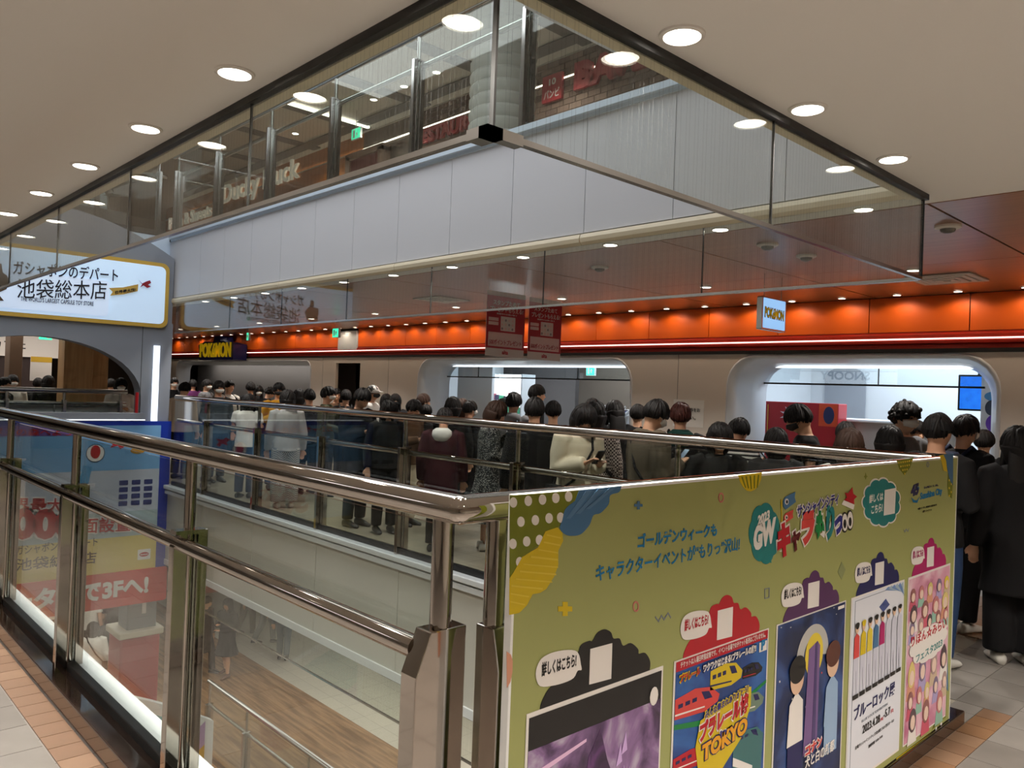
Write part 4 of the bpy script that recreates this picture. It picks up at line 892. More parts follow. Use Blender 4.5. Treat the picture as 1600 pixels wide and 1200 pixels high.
fl_('flag_pole', [(316, 365), (322, 365), (326, 560), (320, 560)], B['yel'], .002, T)
fl_('blue_flag', [(332, 380), (345, 350), (420, 312), (414, 352), (424, 384), (350, 440), (334, 420)], B['blue'], .002, T); fl_('flag_eye', ell((356, 382), 13, 22), B['cream'], .003, T); fl_('flag_eye_dot', ell((356, 384), 7, 12), B['blk'], .004, T)
fl_('red_flag', [(338, 490), (350, 466), (405, 440), (400, 470), (404, 496), (350, 536), (338, 516)], B['coral'], .002, T); fl_('flag_eye', ell((354, 494), 10, 17), B['cream'], .003, T); fl_('flag_eye_dot', ell((354, 496), 5, 9), B['blk'], .004, T)
fl_('hat_brim', [(748, 402), (764, 372), (840, 404), (832, 440)], B['cream'], .003, T)
fl_('star_hat', [(770, 318), (795, 322), (824, 280), (830, 326), (858, 346), (836, 366), (838, 402), (766, 372), (786, 350)], B['red'], .0035, T)
fl_('details_outline', scallop((1035, 388), 142, 182, 11, depth=.1), B['cream'], .001, T); fl_('details_bubble', scallop((1035, 388), 134, 170, 11, depth=.1), B['teal'], .002, T)
btext('詳しくは', (946, 396), (1044, 372), .036, B['cream'], T, .003, .03); btext('こちら!', (960, 472), (1040, 452), .036, B['cream'], T, .003, .03)
fl_('blank_square', [(1056, 300), (1136, 284), (1128, 466), (1050, 482)], B['cream'], .003, T)
btext('45', (1246, 352), (1302, 330), .054, B['dnavy'], T, .0012, .06); fl_('swoosh', [(1248, 352), (1262, 388), (1290, 392), (1308, 345), (1290, 372), (1268, 372)], B['text'], .002, T)
btext('th', (1288, 300), (1306, 294), .016, B['text'], T, .0012, .02)
btext('Sunshine City', (1312, 384), (1470, 342), .042, B['text'], T, .0012, .04)
btext('なんか面白いこと、ある。', (1340, 292), (1442, 272), .012, B['dnavy'], T); btext('※画像はイメージです。内容は変更になる場合があります', (1296, 442), (1432, 412), .01, B['blk'], T, bold=.005); btext('主催サンシャインシティ', (1330, 462), (1396, 446), .01, B['blk'], T, bold=.005)
fl_('dotted_wedge', [(1146, 90), (1266, 68), (1240, 140), (1200, 192), (1166, 150)], B['olive'], .0008, T)
for i in range(4):
    for j in range(7 - 2 * i): fl_('wedge_dash', [(1156 + i * 14 + j * 15, 100 + i * 26 - j * 2.5), (1163 + i * 14 + j * 15, 99 + i * 26 - j * 2.5), (1163 + i * 14 + j * 15, 111 + i * 26 - j * 2.5), (1156 + i * 14 + j * 15, 112 + i * 26 - j * 2.5)], B['yel2'], .0018, T)
fl_('corner_yellow', [(1452, 54), (1490, 46), (1500, 100), (1508, 170), (1480, 160), (1468, 100)], B['yel'], .0008, T); fl_('corner_blue', [(1480, 48), (1548, 38), (1546, 265), (1525, 230), (1505, 150), (1498, 90)], B['blue'], .0018, T)
fl_('corner_olive', [(1512, 180), (1546, 230), (1540, 360), (1516, 340), (1508, 270)], B['olive'], .0009, T)
for i in range(5): fl_('corner_dash', ell((1520 + (i % 2) * 14, 230 + i * 28), 4, 8, 8), B['yel2'], .0018, T)
plus((0, 0), .1, B['olive']) if False else None
fl_('sparkle', [(924, 176), (929, 196), (938, 203), (929, 210), (925, 224), (921, 210), (912, 204), (921, 197)], B['olive'], .0008, T)
ring((1368, 118), 9, 20, B['grey'], T); fl_('diamond_dots', [(752, 812), (780, 868), (752, 940), (724, 884)], bm_('olive_grey', 140, 146, 96), .0008, T)
MB().holed([[T(*p) for p in ((202, 1004), (238, 996), (236, 1070), (202, 1078))], [T(*p) for p in ((206, 1009), (233, 1003), (231, 1065), (206, 1072))]], FB, .0008, .0016).build('square_mark', B['grey'], board)
fl_('w_mark', [(1194, 580), (1204, 594), (1214, 574), (1224, 590), (1236, 570), (1226, 600), (1214, 584), (1204, 604)], B['grey'], .0008, T)
fl_('bottom_yellow', [bp(1400, 1185), bp(1462, 1140), bp(1462, 1185), bp(1400, 1200)], B['yel'], .0008, lambda *p: p)
fl_('bottom_olive', [bp(1452, 1150), bp(1479, 1080), bp(1478, 1120), bp(1456, 1140)], B['olive'], .0009, lambda *p: p)
for k in range(6): fl_('bottom_dot', ell(bp(1470 - (k % 2) * 8, 1095 + k * 9 - (k % 2) * 2), .012, .008, 10), B['cream'], .0018, lambda *p: p)
fl_('side_blue', [bp(1480, 1020), bp(1481, 1080), bp(1474, 1070), bp(1472, 1040)], B['blue'], .0008, lambda *p: p)

# five posters, each with its scalloped cloud, speech bubble and blank code square
ZP0, ZP1, PW = 0.105, 0.87, 0.555
K = crop(800, 960, 4.0)
cl0 = [(172, 585), (185, 540), (240, 450), (330, 400), (405, 250), (430, 190), (480, 165), (500, 165), (530, 115), (575, 93), (615, 110), (632, 150), (670, 150), (692, 195), (740, 178), (785, 215), (790, 245), (830, 240), (860, 290), (858, 345)]
cl0 = [(K(*p)[0] - 1.36, K(*p)[1]) for p in cl0]; cl0[0] = (cl0[0][0], ZP1 - .001); cl0[-1] = (cl0[-1][0], ZP1 - .001)
cl0 = rounded(cl0, 4, False)
bub = [(K(*p)[0] - 1.36, K(*p)[1]) for p in [(145, 390), (150, 330), (180, 275), (240, 240), (320, 222), (390, 225), (415, 255), (425, 310), (430, 345), (405, 350), (380, 395), (320, 425), (240, 445), (170, 446)]]
bub = rounded(bub, 3)
sq = [(K(*p)[0] - 1.36, K(*p)[1]) for p in [(485, 215), (622, 178), (615, 400), (478, 437)]]
tb = [(K(*p)[0] - 1.36, K(*p)[1]) for p in [(178, 388), (394, 325)]]
def poster(u0, ccol, tcol, name_):
    p = MB().prism([(u0, ZP0), (u0 + PW, ZP0), (u0 + PW, ZP1), (u0, ZP1)], FB, 0.0012, 0.003).build('poster', B['cream'], board); p['label'] = name_
    sh = lambda pts: [(u0 + a, b) for a, b in pts]
    flat('cloud', sh(cl0), ccol, board, FB, .0008, .001)
    flat('speech_bubble', sh(bub), B['cream'], board, FB, .002, .001)
    flat('blank_square', sh(sq), B['cream'], board, FB, .002, .001)
    lettering('lettering', '詳しくはこちら!', sh(tb)[0], sh(tb)[1], .036, tcol, board, FB, .0035, bold=.03, vy=(0, 1), th=.0006)
    return p
def on(p, u0, ym=None):
    """drawing helpers in poster units: (0..1, 0..1) from lower left corner"""
    def warp(b):
        if not ym: return b
        for (y0, v0), (y1, v1) in zip(ym[:-1], ym[1:]):
            if b <= y1: return v0 + (v1 - v0) * (b - y0) / (y1 - y0)
        return b
    c = lambda a, b: (u0 + a * PW, ZP0 + warp(b) * (ZP1 - ZP0))
    def shape(nm, pts, m, d=.0035): return flat(nm, [c(*q) for q in pts], m, p, FB, d, .0006)
    def txt(body, a, b, h, m, d=.006, bold=.02, outline=None, ow=.004):
        p0, p1 = c(*a), c(*b); hh = h * (ZP1 - ZP0)
        if outline is not None: lettering('letter_outline', body, (p0[0] - ow, p0[1] - ow), (p1[0] + ow, p1[1] - ow), hh + 2 * ow, outline, p, FB, d, bold=bold + .06, vy=(0, 1), th=.0006); d += .001
        lettering('lettering', body, p0, p1, hh, m, p, FB, d, bold=bold, vy=(0, 1), th=.0006)
    return shape, txt
def rect(a, b, c, d): return [(a, b), (c, b), (c, d), (a, d)]
def noisy(name, cols, scale):
    m = bpy.data.materials.new(name); m.use_nodes = True; nt = m.node_tree; b = nt.nodes['Principled BSDF']; b.inputs['Roughness'].default_value = .4
    tc = nt.nodes.new('ShaderNodeTexCoord'); n = nt.nodes.new('ShaderNodeTexNoise'); n.inputs['Scale'].default_value = scale; n.inputs['Detail'].default_value = 5; n.inputs['Distortion'].default_value = .8
    cr = nt.nodes.new('ShaderNodeValToRGB'); el = cr.color_ramp.elements
    el[0].position = .3; el[0].color = cols[0]; el[1].position = .7; el[1].color = cols[-1]
    for i, c in enumerate(cols[1:-1]): e = el.new(.3 + .4 * (i + 1) / (len(cols) - 1)); e.color = c
    nt.links.new(tc.outputs['Object'], n.inputs['Vector']); nt.links.new(n.outputs['Fac'], cr.inputs[0]); nt.links.new(cr.outputs[0], b.inputs['Base Color'])
    return m
# 1: dark violet storm picture
u = 1.36; p = poster(u, B['blk'], B['blk'], 'dark violet stormy poster'); sh, tx = on(p, u)
sh('black_field', rect(.015, .01, .985, .985), B['blk'])
sh('storm_field', rect(.015, .01, .985, .88), noisy('storm_violet', [S(26, 16, 30), S(86, 60, 96), S(146, 110, 156), S(196, 186, 200)], 7), .0042)
sh('light_beam', [(.015, .78), (.4, .835), (.4, .845), (.015, .80)], bm_('beam', 232, 190, 220), .005)
sh('dark_mass', [(.32, .01), (.36, .5), (.42, .78), (.5, .86), (.56, .74), (.66, .6), (.62, .3), (.7, .01)], noisy('mass_violet', [S(24, 14, 30), S(72, 40, 84), S(120, 70, 130)], 14), .005)
sh('dark_mass', [(.7, .01), (.74, .45), (.8, .62), (.9, .6), (.97, .4), (.97, .01)], noisy('mass_brown', [S(20, 16, 18), S(70, 52, 44), S(150, 120, 80)], 12), .005)
for k in range(9):
    a = random.uniform(.45, .72); b = random.uniform(.2, .75); sh('shard', [(a, b), (a + .03, b + .08), (a + .045, b + .01)], bm_('shard', 206, 170, 220), .006)
sh('white_emblem', ell((.92, .90), .035, .035, 12), B['cream'], .006)
# 2: toy trains
u = 1.97; p = poster(u, B['red'], B['red'], 'red and blue toy train poster'); sh, tx = on(p, u, [(0, 0), (.17, .555), (.36, .635), (.5, .725), (.72, .83), (.915, .957), (1, 1)])
sh('blue_field', rect(.015, .01, .985, .985), noisy('train_blue', [S(20, 36, 70), S(30, 70, 140), S(50, 110, 180)], 4))
sh('red_header', rect(.015, .915, .985, .99), B['red'], .0042)
tx('チケットは入場日時指定制です。イベント会場でのチケット販売はございません。', (.05, .935), (.95, .935), .026, B['cream'], bold=.01)
tx('プラレール', (.05, .845), (.24, .85), .03, B['red'], outline=B['yel'], bold=.04); tx('ワクワクはじまる!プラレールの旅!!', (.27, .85), (.84, .855), .035, B['cream'], bold=.04, outline=B['dnavy'])
sh('maker_mark', rect(.88, .84, .97, .905), B['cream'], .006); tx('P', (.9, .85), (.945, .85), .045, B['text'], .0075, bold=.06)
def train(x, y, s, col, nose):
    sh('train_body', [(x, y), (x + .3 * s, y - .04 * s), (x + .44 * s, y), (x + .46 * s, y + .06 * s), (x + .36 * s, y + .15 * s), (x + .2 * s, y + .18 * s), (x, y + .16 * s)], col, .005)
    sh('train_window', [(x + .3 * s, y + .07 * s), (x + .38 * s, y + .06 * s), (x + .34 * s, y + .13 * s), (x + .26 * s, y + .145 * s)], B['dnavy'], .0058)
    for k in range(3): sh('train_window', rect(x + .03 * s + k * .07 * s, y + .085 * s, x + .075 * s + k * .07 * s, y + .12 * s), B['dnavy'], .0058)
    sh('train_stripe', [(x, y + .03 * s), (x + .3 * s, y), (x + .3 * s, y + .012 * s), (x, y + .045 * s)], nose, .0058)
sh('green_track', [(.015, .56), (.5, .46), (.985, .60), (.985, .57), (.5, .42), (.015, .52)], B['green'], .0045)
train(.015, .60, .95, B['coral'], B['cream']); train(.35, .72, .75, B['yel'], B['dnavy']); train(.015, .2, .8, B['red'], B['cream']); train(.62, .12, .75, bm_('train_teal', 60, 110, 110), B['cream']); train(.70, .70, .5, B['blk'], B['red']); train(.66, .42, .65, bm_('train_sage', 110, 130, 110), B['cream'])
sh('yellow_burst', [(.22, .34), (.26, .5), (.7, .62), (.8, .6), (.8, .45), (.7, .2), (.3, .12)], B['yel'], .0064)
tx('みんな集まれありがとう!', (.3, .50), (.76, .565), .032, B['navy'], .0075, outline=B['yel2'])
tx('プラレール博', (.25, .36), (.76, .42), .085, B['red'], .0085, bold=.06, outline=B['cream'])
tx('in', (.46, .315), (.53, .325), .03, B['navy'], .0085, bold=.03, outline=B['cream'])
tx('TOKYO', (.28, .17), (.76, .24), .07, bm_('train_gold', 232, 160, 20), .0085, bold=.05, outline=B['dnavy'])
# 3: night scene with tower
u = 2.58; p = poster(u, B['purple'], B['blk'], 'dark blue night poster with a violet tower'); sh, tx = on(p, u, [(0, 0), (.04, .25), (.83, .94), (1, 1)])
sh('night_field', rect(.015, .01, .985, .985), noisy('night_blue', [S(12, 22, 50), S(28, 48, 96), S(60, 90, 150)], 5))
for k in range(26): sh('star', ell((random.uniform(.04, .96), random.uniform(.3, .97)), .008, .006, 6), B['cream'] if k % 4 else B['coral'], .0045)
arcp = [(.5 + .23 * math.cos(math.radians(a)), .66 + .17 * math.sin(math.radians(a))) for a in range(-10, 191, 10)] + [(.5 + .13 * math.cos(math.radians(a)), .66 + .10 * math.sin(math.radians(a))) for a in range(190, -11, -10)]
sh('pale_arch', arcp, bm_('arch_stone', 190, 186, 180), .005)
sh('yellow_disc', ell((.52, .66), .13, .12), B['yel2'], .0052)
sh('tower', [(.40, .12), (.44, .70), (.56, .73), (.60, .70), (.60, .12)], bm_('tower_violet', 120, 90, 140), .006); sh('tower_shade', [(.52, .12), (.53, .72), (.56, .73), (.57, .12)], bm_('tower_shade', 76, 60, 110), .0068)
for x0, hair, top_, low in ((.28, B['blk'], B['cream'], B['dnavy']), (.8, bm_('hair_brown', 96, 52, 40), bm_('pale_blue', 150, 176, 206), bm_('pale_blue', 150, 176, 206))):
    sh('figure_top', [(x0 - .11, .22), (x0 - .09, .44), (x0, .5), (x0 + .09, .44), (x0 + .1, .22)], top_, .0074); sh('figure_lower', [(x0 - .1, .05), (x0 - .1, .24), (x0 + .1, .24), (x0 + .1, .05)], low, .0072)
    sh('figure_head', ell((x0, .57), .09, .085), bm_('skin_tone', 226, 186, 156), .0082); sh('figure_hair', ell((x0, .62), .11, .075), hair, .009)
tx('コナン', (.42, .115), (.66, .125), .05, B['coral'], .010, bold=.05, outline=B['cream']); tx('犬と白の新都', (.42, .045), (.86, .05), .06, B['cream'], .010, bold=.02)
sh('corner_badge', rect(.86, .91, .96, .955), B['cream'], .006)
# 4: white exhibition poster
u = 3.185; p = poster(u, B['dnavy'], B['dnavy'], 'white exhibition poster with a row of standing figures'); sh, tx = on(p, u, [(0, 0), (.155, .242), (.25, .33), (.36, .477), (.70, .85), (.87, .93), (1, 1)])
sh('white_field', rect(.015, .01, .985, .985), bm_('paper_cool', 226, 226, 232))
sh('frame_line', rect(.06, .955, .7, .96), B['grey'], .0045); sh('frame_line', rect(.06, .05, .065, .955), B['grey'], .0045)
sh('blue_diamond', [(.5, .8), (.62, .87), (.7, .78), (.58, .72)], bm_('dusk_blue', 70, 84, 140), .0045)
for k in range(6): sh('blue_splash', [(.6 + k * .065, .96), (.66 + k * .06, .985), (.985, .9 - k * .012), (.985, .88 - k * .012)], bm_('splash_%d' % (k % 2), 110 + 50 * (k % 2), 140 + 40 * (k % 2), 190), .0043 + k * .0002)
fc = ['coral', 'yel', 'yel2', 'blue', 'mag', 'teal', 'grey', 'grey']
for k in range(8):
    x0 = .1 + k * .115; y0 = .36 + k * .002; hh = .34
    sh('figure_legs', [(x0 - .035, y0), (x0 - .04, y0 + .19), (x0 + .045, y0 + .19), (x0 + .05, y0), (x0 + .02, y0), (x0 + .005, y0 + .12), (x0 - .01, y0)], bm_('pale_lilac', 206, 204, 216), .0052 + k * .0002)
    sh('figure_top', [(x0 - .045, y0 + .18), (x0 - .04, y0 + .28), (x0, y0 + .3), (x0 + .045, y0 + .28), (x0 + .05, y0 + .18)], B[fc[k]] if k < 5 else bm_('pale_lilac', 206, 204, 216), .0068)
    sh('figure_head', ell((x0, y0 + .325), .03, .028, 12), bm_('skin_tone', 226, 186, 156), .0074); sh('figure_hair', ell((x0, y0 + .342), .034, .024, 12), B['yel'] if k == 1 else B['blk'], .008)
    sh('figure_shoe', rect(x0 - .04, y0 - .015, x0 + .05, y0 + .004), B['blk'], .008)
tx('ブルーロック展', (.10, .25), (.86, .265), .085, B['dnavy'], bold=.02); tx('BLUE LOCK EXHIBITION', (.24, .225), (.72, .235), .014, B['grey'], bold=.005)
tx('2023.4.28', (.26, .155), (.58, .16), .045, B['blk'], bold=.015); tx('[金]', (.59, .16), (.64, .16), .02, B['red'], bold=.01); tx('-5.7', (.65, .165), (.78, .168), .045, B['blk'], bold=.015); tx('[日]', (.79, .17), (.84, .17), .02, B['red'], bold=.01)
tx('会場:サンシャインシティ 文化会館ビル2F 展示ホールD', (.14, .115), (.86, .125), .02, B['blk'], bold=.008); tx('開催時間 10:00-19:00', (.38, .09), (.64, .095), .018, B['blk'], bold=.008)
# 5: pink festival poster
u = 3.785; p = poster(u, B['mag'], B['mag'], 'pink festival poster with crowded small portraits'); sh, tx = on(p, u, [(0, 0), (.43, .455), (.5, .585), (.6, .67), (1, 1)])
sh('pink_field', rect(.015, .01, .985, .985), noisy('festival_pink', [S(190, 110, 140), S(222, 160, 180), S(236, 206, 212)], 6))
hc = [bm_('hair_%d' % i, *c) for i, c in enumerate([(90, 70, 76), (150, 96, 92), (196, 120, 120), (220, 196, 120), (130, 110, 136), (176, 146, 140)])]
cc = [B['cream'], bm_('rose', 206, 90, 110), bm_('mint', 150, 190, 170), B['salmon'], bm_('lilac', 176, 160, 200), bm_('sand', 206, 180, 150)]
n = 0
for (y0, row) in ((.84, 5), (.70, 4), (.60, 5), (.36, 4), (.22, 5), (.10, 3)):
    for k in range(row):
        x0 = (k + .5) / row + random.uniform(-.02, .02); s = .95 if row > 4 else 1.25; n += 1
        sh('portrait_top', [(x0 - .08 * s, y0 - .09 * s), (x0 - .06 * s, y0 - .02 * s), (x0 + .06 * s, y0 - .02 * s), (x0 + .08 * s, y0 - .09 * s)], cc[n % 6], .0045 + (n % 5) * .0002)
        sh('portrait_hair', ell((x0, y0 + .02), .062 * s, .055 * s, 14), B['yel2'] if (y0 > .8 and k == 4) else hc[n % 6], .0058 + (n % 5) * .0002); sh('portrait_face', ell((x0, y0 + .008), .04 * s, .034 * s, 12), bm_('skin_pale', 236, 206, 186), .007)
sh('title_glow', scallop((.5, .5), .46, .085, 12, depth=.1), B['cream'], .0076)
tx('りぼん☆みらい', (.08, .497), (.92, .507), .07, B['red'], .0085, bold=.02); tx('フェスタ2023', (.2, .437), (.82, .447), .05, B['teal'], .0085, bold=.015)
# ------------------------------------------------------------------ restaurants on the storey above
XW = 8.4; FW = fr_x(XW)
uw = struct(MB().box(XW, XW + .2, -3, 13.4, ZU, ZUC), 'wall_upper_restaurant', mat('mortar_grey', S(110, 96, 88), .8))
bk = [mat('brick_brown', S(122, 96, 84), .8), mat('brick_tan', S(138, 112, 98), .8), mat('brick_dark', S(104, 80, 70), .8)]
bme = []
for m_ in bk:
    me = MB().box(-.012, 0, .004, .236, .004, .086).mesh('brick'); me.materials.append(m_); bme.append(me)
for rI in range(12):
    for k in range(25):
        yb = 5.6 + k * .24 + (.12 if rI % 2 else 0)
        o = bpy.data.objects.new('brick', random.choice(bme)); COL.objects.link(o); o.parent = uw; o.location = (XW, yb, 5.52 + rI * .09)
ow = struct(MB().box(XW, XW + .2, 13.4, 24, ZU, ZUC), 'wall_upper_cafe', mat('cafe_orange', S(196, 120, 56), .6))
struct(MB().box(XW - .02, XW, 5.3, 13.0, 6.60, 6.62).box(XW - .02, XW, 13.4, 24, 6.27, 6.30), 'trim_14', mat('cove_ledge', S(190, 182, 172), .6))
struct(MB().box(XW - .018, XW - .001, 5.6, 23, 6.28, 6.30), 'trim_15', mat('cove_glow', (1, .92, .8, 1), .4, emit=4.0))  # emissive strip imitates the bright streak of light across the upper wall
struct(MB().box(5.4, XW - .2, 12.9, 12.96, 6.56, 6.60), 'trim_16', mat('cove_glow2', (1, .94, .84, 1), .4, emit=3.0))
M['bambi'] = mat('sign_brick_red', S(176, 36, 46), .45)
def wsign(nm, label, body, yl, yr, z, h, m, bold=.05):
    r = empty(nm, (XW, (yl + yr) / 2, z), label, 'sign')
    lettering('lettering', body, (yl, z), (yr, z), h, m, r, FW, .02, bold=bold, th=.05, vy=(0, 1)); return r
wsign('restaurant_sign', 'big red RESTAURANT letters on the upper brick wall', 'RESTAURANT', 11.6, 9.4, 5.98, .26, M['bambi'], .06)
wsign('restaurant_sign', 'big red BAMBI letters on the upper brick wall', 'BAMBI', 7.75, 6.05, 6.02, .40, M['bambi'], .08)
r = empty('square_sign', (XW, 8.2, 6.0), 'red square sign with white script beside the BAMBI letters', 'sign')
MB().prism(rrect(8.0, 8.4, 5.98, 6.38, .01, 2), FW, .01, .06).build('panel', M['bambi'], r)
lettering('lettering', 'バンビ', (8.36, 6.03), (8.04, 6.03), .13, M['white'], r, FW, .062, bold=.02, vy=(0, 1)); lettering('lettering', '10', (8.26, 6.22), (8.12, 6.22), .1, M['white'], r, FW, .062, bold=.03, vy=(0, 1))
M['cafewhite'] = mat('cafe_letter', S(238, 228, 210), .4, emit=.25)
wsign('cafe_sign', 'white Ducky Duck lettering on the orange cafe wall', 'Ducky Duck', 19.9, 15.9, 6.02, .62, M['cafewhite'], .02)
wsign('cafe_sign', 'small white Pasta & Sweets lettering on the orange cafe wall', 'Pasta & Sweets', 23.6, 20.6, 5.95, .34, M['cafewhite'], .02)
r = empty('menu_panel', (8.2, 12.9, 5.4), 'dark red panel in a brick frame on the upper storey', 'panel')
for a, b, c, d in ((12.45, 13.75, 5.5, 5.62), (12.45, 12.6, 5.5, 6.15), (13.6, 13.75, 5.5, 6.15), (12.45, 13.75, 6.08, 6.2)): MB().prism([(a, c), (b, c), (b, d), (a, d)], fr_x(8.25), -.14, .04).build('frame_piece', bk[1], r)
MB().prism([(12.6, 5.62), (13.6, 5.62), (13.6, 6.08), (12.6, 6.08)], fr_x(8.25), -.1, 0).build('panel', mat('panel_dark_red', S(110, 24, 32), .4), r)
r = empty('ringed_column', (6.6, 7.35, ZU), 'round white column with horizontal rings on the upper storey', 'column')
pr = [(.001, 0)]
z = 0
while z < ZUC - ZU - .1: pr += [(.40, z), (.42, z + .05), (.42, z + .1), (.385, z + .14)]; z += .155
pr.append((.001, z))
MB().lathe(pr, n=32).build('shaft', mat('column_white', S(212, 210, 206), .5), r, local=True, smooth=True)
MB().lathe([(.001, 0), (.5, 0), (.5, .12), (.001, .12)], n=32).build('plinth', M['strip'], r, local=True)
exit_sign((7.6, 12.4, 6.1), 'x', 'small green exit sign on the upper storey before the cove light', .3, .2, ceil=ZUC)
r = empty('ceiling_strip_sign', (3.9, 3.5, 4.05), 'white strip with tiny blue lettering above the opening', 'sign')
struct(MB().box(9, 9.01, 0, .1, 5.9, 5.91), 'trim_17', M['white']) if False else None
MB().prism([(3.3, 4.0), (4.3, 4.0), (4.3, 4.09), (3.3, 4.09)], fr_y(3.5), -.003, 0).build('strip', M['white'], r)
for x0 in (3.45, 3.98): lettering('lettering', 'Sunshine City', (x0, 4.025), (x0 + .2, 4.025), .04, mat('print_text_blue2', S(60, 80, 130), .5), r, fr_y(3.5), .002, bold=.01, vy=(0, 1))
for xx in (3.35, 4.25): MB().tube([(xx, 3.5, 4.09), (xx, 3.5, ZUC)], .003, 5).build('wire', M['steel_mid'], r)
# leafy planter behind the upper end balustrade
M['leaf'] = mat('dark_leaf', S(58, 70, 50), .6)
r = empty('potted_plant', (2.6, 13.3, ZU), 'dark leafy plants in a long trough behind the upper balustrade', 'plant')
MB().box(1.2, 4.0, 13.1, 13.5, ZU, ZU + .45).build('trough', M['strip'], r, bevel=.02)
lv = MB().add([(0, 0, 0), (.05, .12, .04), (0, .32, .1), (-.05, .12, .04), (0, .12, .02)], [(0, 1, 4), (1, 2, 4), (2, 3, 4), (3, 0, 4)]).mesh('leaf'); lv.materials.append(M['leaf'])
for k in range(90):
    o = bpy.data.objects.new('leaf', lv); COL.objects.link(o); o.parent = r
    o.location = (random.uniform(-1.3, 1.3), random.uniform(-.12, .12), random.uniform(.5, 1.15)); o.rotation_euler = (random.uniform(-.5, 1.2), random.uniform(-.6, .6), random.uniform(0, 6.28)); s = random.uniform(.7, 1.5); o.scale = (s, s, s)
for k in range(9):
    xk = 1.4 + k * .3; MB().tube([(xk, 13.3, ZU + .4), (xk + random.uniform(-.1, .1), 13.3, ZU + 1.1)], .012, 6).build('stem', M['leaf'], r)
# pale blue lift shaft wall at the far upper corner
struct(MB().box(3.2, 4.1, 14.5, 14.7, ZU, ZUC), 'wall_upper_pale', mat('pale_blue_wall', S(170, 192, 204), .5))
# ------------------------------------------------------------------ people
BASE_H = 1.65
SKIN = [mat('skin_light', S(214, 168, 138), .55), mat('skin_mid', S(196, 146, 116), .55), mat('skin_warm', S(204, 156, 124), .55)]
WORK = bpy.data.scenes.new('work')
def remesh(mb, name, voxel, smooth=6, fac=.5):
    me = mb.mesh('tmp'); o = bpy.data.objects.new('tmp', me); WORK.collection.objects.link(o)
    r = o.modifiers.new('r', 'REMESH'); r.mode = 'VOXEL'; r.voxel_size = voxel
    if smooth: s = o.modifiers.new('s', 'SMOOTH'); s.factor = fac; s.iterations = smooth
    vl = WORK.view_layers[0]; vl.update(); dg = vl.depsgraph; me2 = bpy.data.meshes.new_from_object(o.evaluated_get(dg)); me2.name = name
    bpy.data.objects.remove(o); bpy.data.meshes.remove(me); me2.shade_smooth()
    return me2
def oval(cx, cy, z, rx, ry, n=16): return [(cx + rx * math.cos(2 * math.pi * j / n), cy + ry * math.sin(2 * math.pi * j / n), z) for j in range(n)]
ARMS = {  # elbow, wrist, hand direction for the left (+x) arm; the right one mirrors unless given
    'down': (((.235, .03, 1.06), (.245, -.05, .82), (0, -.15, -1)), None),
    'phone': (((.225, .01, 1.08), (.075, -.22, 1.12), (-.3, -.8, .4)), ((-.225, .01, 1.08), (-.085, -.23, 1.14), (.35, -.8, .45))),
    'fold': (((.235, -.02, 1.08), (-.02, -.20, 1.03), (-1, -.2, .05)), ((-.235, .0, 1.08), (-.06, -.24, 1.16), (.6, -.7, .3))),
    'up': (((.22, -.10, 1.12), (.07, -.25, 1.28), (-.2, -.3, 1)), ((-.235, .0, 1.07), (-.10, -.22, 1.02), (.7, -.6, 0))),
    'bag': (((.235, .04, 1.07), (.25, -.02, .83), (0, -.1, -1)), ((-.24, -.02, 1.09), (-.18, -.22, 1.22), (.1, -.2, 1))),
}
def arm_pts(pose):
    l, r = ARMS[pose]
    if r is None: r = tuple((-a[0], a[1], a[2]) for a in l)
    return ((.178, .0, 1.335), l, 1), ((-.178, .0, 1.335), r, -1)
HEADC = Vector((0, -.012, 1.535)); NECK = Vector((0, .01, 1.42))
def head_mat(pitch, yaw): return Matrix.Translation(NECK) @ Matrix.Rotation(math.radians(yaw), 4, 'Z') @ Matrix.Rotation(math.radians(pitch), 4, 'X') @ Matrix.Translation(-NECK)
def head_r(d):
    """radius of the head in direction d (unit, front = -y)"""
    rx, ry, rz = .074, .094, .116
    x, y, z = d
    if z < 0: rx *= 1 - .22 * min(1, -z) ** 1.0; ry *= 1 - .10 * min(1, -z)
    if z < -.2 and y < 0: ry *= 1.04
    return 1 / math.sqrt((x / rx) ** 2 + (y / ry) ** 2 + (z / rz) ** 2)
def sphere_grid(n=28, m=18):
    ds = []
    for i in range(m + 1):
        t = math.pi * min(max(i / m, .004), .996)
        ds.append([(math.sin(t) * math.cos(2 * math.pi * j / n), math.sin(t) * math.sin(2 * math.pi * j / n), -math.cos(t)) for j in range(n)])
    return ds
